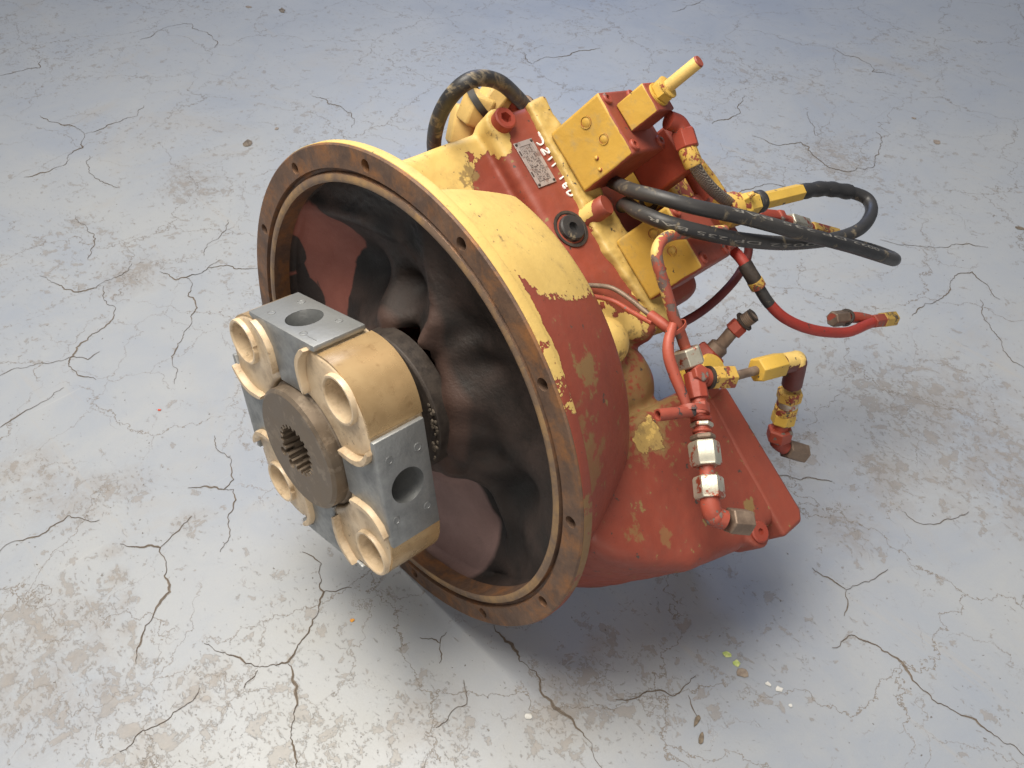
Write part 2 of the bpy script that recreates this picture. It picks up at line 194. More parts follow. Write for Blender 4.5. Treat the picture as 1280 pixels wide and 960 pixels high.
def paint(name, blobs=(), bias=0., scale=9, amp=1.1, off=(0,0,0), dirt=.5, chips=.5, yel=YEL, red=RED, olive=(), metalc=(.07,.055,.045), slabs=(), nrm=(), rough=.42, wear=0., wav=.5):
    """two coats of worn paint: yellow over red over bare metal; blobs (centre, radius, weight) say where a coat survives"""
    s = NT(name)
    f = s.math('MULTIPLY_ADD', s.math('SUBTRACT', s.noise(scale, 8, .62, .25, off=off), .5), amp, bias)
    f = s.math('MULTIPLY_ADD', s.math('SUBTRACT', s.noise(scale*5.5, 5, .65, .3, off=(2,7,1)), .5), amp*.55, f)
    for c, r, wt in blobs:
        f = s.math('MULTIPLY_ADD', s.blob(c, r), wt, f)
    for d, lo, soft, wt in slabs:
        f = s.math('MULTIPLY_ADD', s.slab(d, lo, soft), wt, f)
    for d, wt in nrm:                       # coats sprayed from one side
        x = s.n('ShaderNodeVectorMath', operation='DOT_PRODUCT'); s.put(x.inputs[0], s.n('ShaderNodeTexCoord').outputs['Normal']); x.inputs[1].default_value = d
        f = s.math('MULTIPLY_ADD', x.outputs['Value'], wt, f)
    mask = s.ramp(f, .495, .505)
    n1 = s.noise(14, 4, .6, off=(3,1,2)); n2 = s.noise(160, 3, .6); n3 = s.noise(60, 6, .7, off=(7,0,1))
    yc = s.mix(s.ramp(n1, .35, .7), yel, tuple(c*k for c, k in zip(yel, (.80,.78,.75))))
    yc = s.mix(s.ramp(n3, .52, .70, 0, min(1, dirt*.9)), yc, (.36,.25,.09))
    rc = s.mix(s.ramp(n1, .3, .7), red, tuple(c*k for c, k in zip(red, (.74,.76,.85))))
    rc = s.mix(s.ramp(n3, .5, .75, 0, dirt*.5), rc, (.19,.075,.05))
    c = s.mix(mask, rc, yc)
    for cc, r, wt in olive:
        g = s.math('MULTIPLY_ADD', s.math('SUBTRACT', n3, .5), 3.2, s.math('MULTIPLY_ADD', s.math('SUBTRACT', n2, .5), .8, s.blob(cc, r)))
        c = s.mix(s.ramp(g, .46, .66, 0, wt), c, (.24,.16,.06))
    edge = s.math('MULTIPLY', s.ramp(f, .44, .495), s.ramp(f, .505, .495))
    c = s.mix(s.math('MULTIPLY', edge, .35), c, (.13,.03,.015))
    chip = s.ramp(s.noise(75, 5, .65, off=(1,5,9)), .72-.06*chips, .73-.06*chips)
    c = s.mix(chip, c, metalc)
    specks = s.ramp(s.noise(420, 2, .5), .735, .76)
    c = s.mix(s.math('MULTIPLY', specks, .75), c, (.05,.035,.02))
    if wear:
        e = s.n('ShaderNodeNewGeometry').outputs['Pointiness']
        c = s.mix(s.math('MULTIPLY', s.ramp(s.math('MULTIPLY_ADD', n3, .06, e), .545, .56), wear), c, (.16,.12,.10))
    h = s.math('ADD', s.math('MULTIPLY', mask, 1.1), s.math('MULTIPLY', n2, .28)); h = s.math('ADD', h, s.math('MULTIPLY', n3, .45)); h = s.math('SUBTRACT', h, s.math('MULTIPLY', chip, .6)); h = s.math('MULTIPLY_ADD', s.noise(34, 3, .5, .4, off=(6,6,2)), wav, h)
    return s.fin(c, s.ramp(n3, .3, .8, rough, rough+.3), h, .0009, strength=.8)
def metal(name, c1, c2, rough=.4, met=.8, sc=60, bump=.4, spots=None, dist=.0004):
    s = NT(name); a = s.noise(sc, 6, .65); b = s.noise(sc*6, 3, .6, off=(4,4,4))
    c = s.mix(s.ramp(a, .35, .65), c1, c2)
    if spots: c = s.mix(s.ramp(s.noise(sc*1.7, 5, .7, off=(9,2,2)), .54, .60), c, spots)
    return s.fin(c, s.ramp(a, .3, .7, rough, min(1, rough+.25)), s.math('MULTIPLY_ADD', b, bump, s.math('MULTIPLY', a, bump)), dist, met)
# ---------------------------------------------------------------- mesh helpers
def rotm(d, up=None):
    d = Vector(d).normalized()
    if up is None: up = Vector((0,0,1)) if abs(d.z) < .9 else Vector((1,0,0))
    x = Vector(up).cross(d).normalized(); y = d.cross(x)
    return Matrix((x, y, d)).transposed()
class MB:
    def __init__(s): s.v = []; s.f = []
    def add(s, vs, fs, mat=None, mi=0):
        k = len(s.v)
        s.v += [tuple(v) for v in vs]; s.f += [tuple(i+k for i in f) for f in fs]; return s
    def tube(s, path, r, seg=16, res=4, caps=True, bore=0):
        pts = smooth(path, res) if res > 1 else [Vector(p) for p in path]
        n = len(pts); T = [(pts[min(i+1,n-1)]-pts[max(i-1,0)]).normalized() for i in range(n)]
        N = rotm(T[0]).col[0].copy(); vs = []; fs = []
        for i in range(n):
            N = (N-N.dot(T[i])*T[i]).normalized(); Bv = T[i].cross(N); rr = r(i/(n-1)) if callable(r) else r
            for j in range(seg):
                a = 2*pi*j/seg; vs.append(pts[i]+rr*(math.cos(a)*N+math.sin(a)*Bv))
        for i in range(n-1):
            for j in range(seg): fs.append((i*seg+j, i*seg+(j+1)%seg, (i+1)*seg+(j+1)%seg, (i+1)*seg+j))
        if caps: fs.append(tuple(range(seg))[::-1]); fs.append(tuple((n-1)*seg+j for j in range(seg)))
        return s.add(vs, fs)
    def lathe(s, prof, o, d, seg=32, up=None, a0=0, a1=2*pi, closed=False):
        """prof: (t along d, radius); radius 0 closes with a fan"""
        R = rotm(d, up); o = Vector(o); full = abs(a1-a0-2*pi) < 1e-6; ns = seg if full else seg+1; vs = []; fs = []
        for t, r in prof:
            for j in range(ns):
                a = a0+(a1-a0)*j/seg; vs.append(o+R@Vector((r*math.cos(a), r*math.sin(a), t)))
        P = len(prof)
        for i in range(P if closed else P-1):
            i2 = (i+1) % P
            for j in range(seg):
                j2 = (j+1) % ns; fs.append((i*ns+j, i*ns+j2, i2*ns+j2, i2*ns+j))
        return s.add(vs, fs)
    def prism(s, poly, h0, h1, M, o=(0,0,0)):
        """poly (x,y) extruded along z of frame M (3x3) at o"""
        o = Vector(o); n = len(poly)
        vs = [o+M@Vector((x, y, h0)) for x, y in poly]+[o+M@Vector((x, y, h1)) for x, y in poly]
        fs = [tuple(range(n))[::-1], tuple(range(n, 2*n))]+[(i, (i+1) % n, n+(i+1) % n, n+i) for i in range(n)]
        return s.add(vs, fs)
    def box(s, lo, hi, M=None, o=(0,0,0)):
        M = M or Matrix.Identity(3); return s.prism([(lo[0],lo[1]),(hi[0],lo[1]),(hi[0],hi[1]),(lo[0],hi[1])], lo[2], hi[2], M, o)
    def hexa(s, p0, p1, af, n=6, ph=0, cham=.12):
        p0 = Vector(p0); p1 = Vector(p1); d = p1-p0; L_ = d.length; R = rotm(d); ra = af/2/math.cos(pi/n); c = cham*af*.5
        vs = []; fs = []
        rings = ((0, ra*.90), (c, ra), (L_-c, ra), (L_, ra*.90))
        for t, r in rings:
            for j in range(n): a = 2*pi*j/n+ph; vs.append(p0+R@Vector((r*math.cos(a), r*math.sin(a), t)))
        for i in range(3):
            for j in range(n): fs.append((i*n+j, i*n+(j+1)%n, (i+1)*n+(j+1)%n, (i+1)*n+j))
        fs.append(tuple(range(n))[::-1]); fs.append(tuple(3*n+j for j in range(n)))
        return s.add(vs, fs)
    def ellipsoid(s, c, r, M=None, n=16):
        M = M or Matrix.Identity(3); c = Vector(c); vs = []; fs = []
        for i in range(n+1):
            th = pi*i/n
            for j in range(2*n):
                ph = pi*j/n; vs.append(c+M@Vector((r[0]*math.sin(th)*math.cos(ph), r[1]*math.sin(th)*math.sin(ph), r[2]*math.cos(th))))
        for i in range(n):
            for j in range(2*n): fs.append((i*2*n+j, (i+1)*2*n+j, (i+1)*2*n+(j+1)%(2*n), i*2*n+(j+1)%(2*n)))
        return s.add(vs, fs)
    def mesh(s, name):
        me = bpy.data.meshes.new(name); me.from_pydata([tuple(v) for v in s.v], [], s.f)
        bm = bmesh.new(); bm.from_mesh(me); bmesh.ops.remove_doubles(bm, verts=bm.verts, dist=1e-6)
        bmesh.ops.dissolve_degenerate(bm, edges=bm.edges, dist=1e-7)
        bmesh.ops.recalc_face_normals(bm, faces=bm.faces); bm.to_mesh(me); bm.free(); return me
def smooth(path, res):
    p = [Vector(q) for q in path]
    if len(p) < 3: return [p[0].lerp(p[-1], i/res) for i in range(res+1)]
    p = [2*p[0]-p[1]]+p+[2*p[-1]-p[-2]]; out = []
    for i in range(1, len(p)-2):
        for k in range(res):
            t = k/res; a, b, c, d = p[i-1:i+3]
            out.append(.5*((2*b)+(c-a)*t+(2*a-5*b+4*c-d)*t*t+(3*b-a-3*c+d)*t**3))
    out.append(p[-2]); return out
def shade(me, ang=35):
    me.shade_smooth(); me.set_sharp_from_angle(angle=math.radians(ang))
def part(name, mb, mat, parent, bevel=0, ang=35, label=None, seg=2, kind=None):
    me = mb.mesh(name) if isinstance(mb, MB) else mb
    me.materials.clear(); me.materials.append(mat)
    o = bpy.data.objects.new(name, me); col.objects.link(o)
    if parent is not None:
        o.parent = parent
        if parent.type == 'EMPTY': o.location = CO
    if bevel:
        b = o.modifiers.new('bevel', 'BEVEL'); b.width = bevel; b.segments = seg; b.limit_method = 'ANGLE'; b.angle_limit = math.radians(40); b.harden_normals = False
    shade(me, ang)
    if label: o['label'] = label
    if kind: o['kind'] = kind
    return o
def evalmesh(me, mods, name='m'):
    """mesh with modifiers applied; mods: (type, {settings})"""
    o = bpy.data.objects.new('tmp', me); col.objects.link(o); cut = []
    for t, kw in mods:
        md = o.modifiers.new('m', t)
        for k, v in kw.items():
            if k == 'cutter':
                c = bpy.data.objects.new('cut', v); col.objects.link(c); cut.append(c); md.object = c
            else: setattr(md, k, v)
    bpy.context.view_layer.update()
    dg = bpy.context.evaluated_depsgraph_get(); r = bpy.data.meshes.new_from_object(o.evaluated_get(dg)); r.name = name
    for x in cut+[o]: bpy.data.objects.remove(x)
    return r
def cutout(mb, cutter, name='m', pre=()):
    return evalmesh(mb.mesh(name) if isinstance(mb, MB) else mb, list(pre)+[('BOOLEAN', dict(operation='DIFFERENCE', solver='EXACT', cutter=cutter.mesh('c')))], name)
# ---------------------------------------------------------------- frames
# pump frame: X sideways, Y along the shaft into the body, Z out of the flange top; body frame (a along shaft, e2 along the long side, e3 out of the top face)
c30, s30 = math.cos(math.radians(30)), math.sin(math.radians(30))
A_ = Vector((0,1,0)); E2 = Vector((c30,0,-s30)); E3 = Vector((s30,0,c30))
def B(a, e2, e3): return A_*a+E2*e2+E3*e3
MBF = Matrix((A_, E2, E3)).transposed()            # body -> pump
MP = Matrix((A_, E2, -E3)).transposed()
V_ = (.26*A_+.966*E3).normalized(); U_ = (.966*A_-.26*E3).normalized()
MV = Matrix((U_, E2, V_)).transposed()             # valve frame: (u, w, v)
def PV(o, u, w_, v): return Vector(o)+U_*u+E2*w_+V_*v
RW = Matrix(ROT_W); CO = RW.transposed()@Vector((0,0,ROOT_Z))
UPL = RW.transposed()@Vector((0,0,1))
def G(x, y, z=0): return Vector((x, y, z))
# ---------------------------------------------------------------- floor
def floor_mat():
    s = NT('painted_concrete')
    wob = s.noise(3, 3, .6)
    big = s.noise(.9, 5, .6, .4); mid = s.noise(5, 8, .7, .5); fine = s.noise(38, 6, .7, .3); fine2 = s.noise(90, 5, .7, .2, off=(5,5,0)); tiny = s.noise(420, 3, .6)
    c = s.mix(s.ramp(big, .3, .7), (.25,.287,.355), (.335,.35,.36))
    c = s.mix(s.ramp(mid, .35, .7, 0, .55), c, (.375,.375,.355))
    c = s.mix(s.ramp(s.noise(2.2, 7, .72, .8, off=(11,3,0)), .56, .72, 0, .5), c, (.34,.31,.265))       # dirt stains
    st = s.noise(1, 6, .7, .3, vec=s.scalev((2.2,26,1), (0,0,.6)))                                       # scuffs
    c = s.mix(s.ramp(st, .60, .70, 0, .35), c, (.36,.335,.30))
    st2 = s.noise(1, 6, .7, .3, vec=s.scalev((40,1.6,1), (0,0,-.35)))
    c = s.mix(s.ramp(st2, .66, .72, 0, .3), c, (.46,.45,.44))
    zone = s.noise(1.9, 6, .7, .5, off=(2.3,8.1,0)); el = s.noise(1, 6, .72, .5, vec=s.scalev((75,170,1), (0,0,.75)))
    sm = None
    for x, y, r in STAINS:                               # trodden places where the paint wore through
        b_ = s.blob((x, y, 0), r); sm = b_ if sm is None else s.math('MAXIMUM', sm, b_)
    smn = s.ramp(s.math('MULTIPLY', sm, s.ramp(s.noise(22, 8, .78, .5), .38, .60)), .10, .75, 0, .36)
    c = s.mix(smn, c, (.235,.20,.165))
    zone = s.math('MULTIPLY_ADD', sm, .22, zone)
    thr = s.math('MULTIPLY_ADD', s.ramp(zone, .40, .66), .135, s.math('MULTIPLY', s.math('SUBTRACT', mid, .5), .10))
    chip = s.ramp(s.math('ADD', fine, thr), .665, .68)                                                   # paint worn off in flakes
    chip2 = s.ramp(s.math('MULTIPLY_ADD', thr, .7, fine2), .69, .705)
    ch = s.math('MAXIMUM', s.math('MAXIMUM', chip, chip2), s.ramp(s.math('MULTIPLY_ADD', thr, .7, el), .675, .69))
    bare = s.mix(s.ramp(fine2, .35, .65), (.245,.205,.165), (.165,.14,.115))
    c = s.mix(s.math('MULTIPLY', ch, .46), c, bare)
    wv = s.n('ShaderNodeVectorMath', operation='ADD'); s.put(wv.inputs[0], s.obj)
    nw = s.n('ShaderNodeTexNoise'); s.put(nw.inputs['Vector'], s.obj); nw.inputs['Scale'].default_value = 9; nw.inputs['Detail'].default_value = 6; nw.inputs['Roughness'].default_value = .65
    sc_ = s.n('ShaderNodeVectorMath', operation='SCALE'); s.put(sc_.inputs[0], nw.outputs['Color']); sc_.inputs['Scale'].default_value = .16; s.put(wv.inputs[1], sc_.outputs[0])
    hair = None
    for scl, lo, off_ in ((3.4, .44, (0,0,0)), (8.5, .52, (4,1,0))):             # fine network of hairline cracks
        v_ = s.n('ShaderNodeTexVoronoi', feature='DISTANCE_TO_EDGE', voronoi_dimensions='2D'); s.put(v_.inputs['Vector'], wv.outputs[0]); v_.inputs['Scale'].default_value = scl
        l_ = s.math('MULTIPLY', s.ramp(v_.outputs['Distance'], .0021*scl/1.6, .0006*scl/1.6), s.ramp(s.noise(4.5, 6, .7, .3, off=off_), lo-.04, lo+.04))
        hair = l_ if hair is None else s.math('MAXIMUM', hair, s.math('MULTIPLY', l_, .7))
    c = s.mix(s.math('MULTIPLY', hair, .85), c, (.17,.145,.12))
    pits = s.ramp(s.noise(150, 2, .5, off=(1,9,4)), .725, .745)
    c = s.mix(s.math('MULTIPLY', pits, .8), c, (.10,.085,.07))
    c = s.mix(s.ramp(tiny, .3, .7, 0, .12), c, (.25,.24,.23))
    h = s.math('SUBTRACT', s.math('MULTIPLY', tiny, .12), s.math('MULTIPLY', s.math('MAXIMUM', ch, pits), .45)); h = s.math('ADD', h, s.math('MULTIPLY', mid, .5)); h = s.math('SUBTRACT', h, s.math('MULTIPLY', hair, .4))
    return s.fin(c, s.ramp(mid, .3, .7, .30, .50), h, .0012, strength=.6)
fl = bpy.data.meshes.new('floor'); fl.from_pydata([(-9,-6,0),(9,-6,0),(9,14,0),(-9,14,0)], [], [(0,1,2,3)]); fl.materials.append(floor_mat())
floor = bpy.data.objects.new('floor', fl); col.objects.link(floor); floor['kind'] = 'structure'
# cracks: irregular ribbons of dirt-filled concrete lying in the paint
def crack_mat(name, col1, col2, r=.85):
    s = NT(name); n = s.noise(120, 5, .7); return s.fin(s.mix(s.ramp(n, .35, .6), col1, col2), r, n, .001)
cm = crack_mat('crack_dirt', (.22,.185,.15), (.12,.098,.078)); ck = crack_mat('crack_core', (.07,.055,.045), (.14,.11,.085))
def crackmesh(wscale, z, rough, seedo):
    mb = MB(); rnd = random.Random(seedo)
    for wd, pts in CRACKS:
        p = [Vector((x, y, 0)) for x, y in pts]; q = [p[0]]
        for a, b in zip(p, p[1:]):                      # midpoint displacement
            L0 = [a, b]
            while (L0[1]-L0[0]).length > .006:
                M0 = [L0[0]]
                for c, d in zip(L0, L0[1:]):
                    m_ = (c+d)/2; e = (d-c); m_ += Vector((-e.y, e.x, 0))*random.Random(int(m_.x*1e5)*7919+int(m_.y*1e5)).uniform(-.17,.17); M0 += [m_, d]
                L0 = M0
            q += L0[1:]
        n = len(q)
        if n < 3: continue
        vs = []; ph = rnd.uniform(0, 99)
        for i, c in enumerate(q):
            t = (q[min(i+1,n-1)]-q[max(i-1,0)]).normalized(); nn = Vector((-t.y, t.x, 0))
            tp = min(1, min(i, n-1-i)/8)**.6
            k = mnoise.noise(Vector((c.x*26, c.y*26, ph)))
            r = wd*.00015*wscale*tp*(1+rough*k+.35*rnd.random())
            r = max(r, .00018)
            vs += [c+nn*r*(1+.3*rnd.random()), c-nn*r*(1+.3*rnd.random())]
        vs = [(v.x, v.y, z) for v in vs]
        mb.add(vs, [(2*i, 2*i+1, 2*i+3, 2*i+2) for i in range(n-1)])
    me = bpy.data.meshes.new('crack'); me.from_pydata(mb.v, [], mb.f); return me
for nm, ws, z, ro, so, mt in (('crack_stain', 1.7, .0006, 3.0, 3, cm), ('crack', .62, .0012, 1.5, 5, ck)):
    me = crackmesh(ws, z, ro, so); me.materials.append(mt); o = bpy.data.objects.new(nm, me); col.objects.link(o); o.parent = floor; o['kind'] = 'stuff'
# ---------------------------------------------------------------- the pump
root = bpy.data.objects.new('hydraulic_pump', None); col.objects.link(root); root.empty_display_size = .1
root.rotation_euler = RW.to_euler()
root['label'] = 'used hydraulic pump in flaking yellow and red paint with cream coupling and loose hoses'
root['category'] = 'pump'
# materials of the pump
m_rust = (lambda s: s.fin(s.mix(s.ramp(s.noise(26, 8, .72, .4), .47, .74), s.mix(s.ramp(s.noise(30, 8, .78, off=(3,3,3)), .35, .65), (.095,.062,.048), (.205,.122,.078)), (.36,.155,.05)), s.ramp(s.noise(30,4,.6), .3, .7, .42, .68), s.math('ADD', s.noise(260,4,.65), s.noise(45,5,.6)), .0006, .35, strength=.7))(NT('rusty_machined_steel'))
m_rust2 = (lambda s: s.fin(s.mix(s.ramp(s.noise(18, 7, .7, .3), .46, .62), (.22,.15,.105), (.42,.26,.12)), .5, s.math('ADD', s.noise(300,4,.65), s.noise(60,5,.6)), .0004, .4, strength=.6))(NT('worn_pilot_edge'))
def c3(p): return tuple(p)
m_cast = paint('casting_paint', bias=.0, scale=11, amp=1.5,
    blobs=[(c3(B(.03,-.17,.13)), .105, 1.1), (c3(B(.09,-.22,.13)), .055, .9), (c3(B(.19,-.215,.14)), .024, .9), (c3(B(.193,-.178,.14)), .010, .6), (c3(B(.17,.055,.17)), .042, 1.25), (c3(B(.268,.05,.14)), .05, .7), (c3(B(.262,-.05,.15)), .02, .3), (c3(B(.268,-.2,.15)), .03, .4), (c3(B(.17,.17,.13)), .028, .85), (c3(B(.198,-.112,.14)), .0045, .8)],
    olive=[(c3(B(.147,-.163,.128)), .011, .9), (c3(B(.19,.115,.11)), .05, .75), (c3(B(.165,.165,.12)), .035, .6), (c3(B(.24,.290,.14)), .010, .9), (c3(B(.12,.26,.14)), .008, .5), (c3(B(.09,.235,.14)), .012, .6)], chips=.95)
m_drum = paint('drum_paint', bias=-.10, scale=26, amp=.75, slabs=[((0,.514,.857), .2215, .012, .65), ((0,0,1), .185, .02, .45), ((0,-1,0), -.027, .003, .45)], olive=[((.186,.061,.167), .018, .8), ((.235,.017,.11), .035, .55), ((.22,.017,.145), .02, .6)], off=(2,2,5), chips=.9)
m_rim = paint('rim_paint', bias=-.15, scale=30, amp=1.5, slabs=[((.0,0,1), .165, .05, .95)], olive=[((.272,.008,.04), .06, .8)], off=(5,2,5), chips=.5)
m_rib = paint('rib_paint', bias=.86, scale=18, amp=2.0, off=(1,1,1), dirt=1.8, chips=1.3, yel=(.52,.36,.11))
m_valve = paint('valve_paint', bias=.10, scale=16, amp=.8, off=(4,4,1), yel=(.56,.345,.062), nrm=[(c3(-U_), .75), (c3(-E2), .55), (c3(V_), -.32)], chips=.2, dirt=.9, wav=1.6)
m_red = paint('red_fitting_paint', bias=-.25, scale=40, amp=1.5, chips=1.2, red=(.34,.055,.03), off=(1,2,3), metalc=(.13,.10,.085))
m_redworn = paint('worn_red_paint', bias=-.3, scale=40, amp=1.2, chips=2.0, red=(.36,.07,.04), off=(6,2,3), metalc=(.17,.14,.12))
m_yel = paint('yellow_fitting_paint', bias=1.0, scale=45, amp=1.6, chips=1.3, off=(2,2,3), yel=(.62,.40,.07), metalc=(.08,.06,.045))
m_yelworn = paint('worn_yellow_paint', bias=.62, scale=55, amp=2.0, chips=2.0, off=(2,6,3), yel=(.58,.37,.08), metalc=(.10,.075,.05))
m_zinc = metal('zinc_plated', (.62,.60,.50), (.44,.41,.33), .28, .7, 40, .3, spots=(.40,.09,.05))
m_brown = metal('browned_steel', (.17,.12,.09), (.27,.20,.15), .45, .5, 70, .7)
m_dark = metal('dark_oily_steel', (.035,.028,.025), (.07,.055,.045), .5, .3, 80, .8)
m_alu = metal('cast_aluminium', (.36,.37,.37), (.25,.26,.265), .38, .65, 45, .5, dist=.0006)
m_hub = metal('hub_steel', (.165,.128,.094), (.215,.170,.128), .36, .55, 30, .3, spots=(.25,.20,.15))
m_spline = metal('spline_steel', (.33,.26,.21), (.20,.155,.12), .35, .7, 90, .4)
def polymer():
    s = NT('aged_cream_polymer'); n = s.noise(26, 5, .6); f = s.noise(180, 4, .6)
    c = s.mix(s.ramp(n, .3, .7), (.67,.535,.37), (.57,.43,.27))
    c = s.mix(s.ramp(s.noise(34,8,.75,off=(4,1,0)), .48, .66, 0, .65), c, (.29,.19,.105))
    c = s.mix(s.ramp(s.noise(120,6,.7,off=(1,1,0)), .62, .68, 0, .7), c, (.14,.09,.055))
    return s.fin(c, s.ramp(n, .3, .7, .30, .45), s.math('ADD', n, s.math('MULTIPLY', f, .3)), .0008, strength=.6, spec=.55)
m_poly = polymer()
def bronze():
    s = NT('polished_polymer_rim'); n = s.noise(30, 5, .6); f = s.noise(90, 4, .6, off=(3,0,0))
    c = s.mix(s.ramp(n, .3, .7), (.60,.42,.22), (.42,.28,.14))
    c = s.mix(s.ramp(f, .58, .75, 0, .6), c, (.22,.12,.05))
    return s.fin(c, s.ramp(n, .3, .7, .18, .36), n, .0004, .45, strength=.4)
m_poly2 = bronze()
def rubber(name, dust=.5, base=(.022,.022,.024), dustc=(.30,.24,.15)):
    s = NT(name); n = s.noise(38, 6, .7, .4); f = s.noise(300, 3, .6)
    c = s.mix(s.ramp(n, .66-.16*dust, .74-.12*dust, 0, .85), base, dustc)
    c = s.mix(s.ramp(s.noise(9, 4, .6), .4, .7, 0, .5), c, (.075,.068,.062))
    return s.fin(c, s.ramp(n, .3, .7, .38, .62), s.math('ADD', s.math('MULTIPLY', f, .3), n), .0006, strength=.5)
m_rub = rubber('black_rubber', .55); m_rubclean = rubber('black_rubber_dust', .9); m_sleeve = rubber('heat_shrink', .05)
# --- mounting flange with bolt holes
rim = MB().lathe([(0,.2525),(.0,.2745),(.0015,.276),(.0115,.276),(.013,.2745),(.013,.245),(.0,.245)], (0,0,0), A_, 180, up=(0,0,1), closed=True)
# recessed pilot step
rim = MB().lathe([(.0,.2525),(.0,.2745),(.0015,.276),(.0115,.276),(.013,.2745),(.013,.262),(.022,.250),(.022,.2385),(.0015,.2385),(.0008,.2405),(.0012,.2465),(.0055,.2485),(.0055,.2515)], (0,0,0), A_, 200, up=(0,0,1), closed=True)
R0 = rotm(A_, (0,0,1)); holes = MB()
X0 = Vector(HOLE0)
for k in range(12):
    a = math.radians(HANG+30*k); c = Vector((math.cos(a), 0, math.sin(a)))*.2619
    holes.lathe([(-.02,0),(-.02,.0062),(.03,.0062),(.03,0)], c, A_, 20)
flange = part('mounting_flange', cutout(rim, holes, 'mounting_flange'), m_rust, root, ang=30)
# painted outer edge of the flange
edge = MB().lathe([(.0022,.2757),(.0026,.2765),(.0112,.2766),(.0135,.2755),(.0138,.255)], (0,0,0), A_, 200, up=(0,0,1))
part('flange_edge', edge, m_rim, root, ang=60)
pil = MB().lathe([(.0014,.2384),(.0004,.2394),(-.0002,.2412),(.0,.2440),(.0010,.2466)], (0,0,0), A_, 200, up=(0,0,1))
part('pilot_edge', pil, m_rust2, flange, ang=60)
m_cplug = metal('plug_paint', (.20,.085,.065), (.13,.06,.05), .5, .1, 60)
def socket(name, o, d, r, h, mat, parent, hexr=None, depth=None, ring=True):
    """socket head screw seen from above"""
    hexr = hexr or r*.45; depth = depth or h*.8; o = Vector(o); d = Vector(d).normalized()
    mb = MB().lathe([(-.004,0),(-.004,r),(h-.0012,r),(h,r*.86),(h,0)], o, d, 28)
    cut = MB().hexa(o+d*(h-depth), o+d*(h+.005), hexr*2, cham=0)
    return part(name, cutout(mb, cut, name), mat, parent, ang=30)
# --- inner wall of the bell: height field
def inner():
    """depth field of the cast back wall: smooth hollows, raised webs, rough skin only in the oily parts"""
    import numpy as np
    NR, NA = 100, 320
    pts = list(BASE)+[(.2425*math.cos(2*pi*k/48), .2425*math.sin(2*pi*k/48), .030) for k in range(48)]
    pts += [(.085*math.cos(k*pi/20), .085*math.sin(k*pi/20), .004 if -.5 < math.atan2(math.sin(k*pi/20), math.cos(k*pi/20)) < 2.2 else .014) for k in range(40)]
    pts += [(-.1,-.12,.06),(0,-.14,.06),(-.14,-.02,.055),(-.05,-.2,.04),(-.17,-.12,.05),(.06,-.11,.05)]
    Q = np.array(pts); r = np.linspace(.0785, .2455, NR+1)[:, None]; a = (2*pi*np.arange(NA)/NA)[None, :]
    x = r*np.cos(a); z = r*np.sin(a)
    d2 = (x[..., None]-Q[:, 0])**2+(z[..., None]-Q[:, 1])**2; wq = (d2+.00018)**-1.7; D = (wq*Q[:, 2]).sum(-1)/wq.sum(-1)
    for _ in range(30):                                   # relax
        E_ = D.copy(); E_[1:-1] = .25*(D[2:]+D[:-2]+np.roll(D, 1, 1)[1:-1]+np.roll(D, -1, 1)[1:-1]); D = E_
    for wd, path in WEBS:
        best = np.full(x.shape, 9.)
        for p, q in zip(path, path[1:]):
            ax, az, ad = p; bx, bz, bd = q; L2 = (bx-ax)**2+(bz-az)**2
            t = np.clip(((x-ax)*(bx-ax)+(z-az)*(bz-az))/L2, 0, 1)
            ds = np.hypot(x-ax-t*(bx-ax), z-az-t*(bz-az)); best = np.minimum(best, ad+t*(bd-ad)+np.maximum(0, ds-wd*.4)**1.5*(.9/wd)**.5*6)
        k_ = .022; hh = np.clip(.5+.5*(D-best)/k_, 0, 1); D = D*(1-hh)+best*hh-k_*hh*(1-hh)
    for _ in range(12):
        E_ = D.copy(); E_[1:-1] = .25*(D[2:]+D[:-2]+np.roll(D, 1, 1)[1:-1]+np.roll(D, -1, 1)[1:-1]); D = E_
    e3_ = .5*x+.866*z
    D = np.where((e3_ > .12) & (x < .01), np.minimum(D, .055), D)
    ed = np.clip((.2455-r)/.005, 0, 1)*np.ones_like(x); D = .019*(1-ed)+D*ed
    vs = []; fs = []
    for i in range(NR+1):
        for j in range(NA):
            X_, Z_ = float(x[i, j]), float(z[i, j]); dd = float(D[i, j]); rough = max(.12, min(1, (X_*.3+Z_-.06)*14, (.05-X_)*20))
            dd += .0008*mnoise.noise(Vector((X_*30, Z_*30, 1)))+rough*(.0011*mnoise.noise(Vector((X_*150, Z_*150, 5)))+.0009*mnoise.noise(Vector((X_*330, Z_*330, 9))))
            vs.append((X_, dd, Z_))
    for i in range(NR):
        for j in range(NA): fs.append((i*NA+j, i*NA+(j+1)%NA, (i+1)*NA+(j+1)%NA, (i+1)*NA+j))
    return MB().add(vs, fs).mesh('inner_wall')
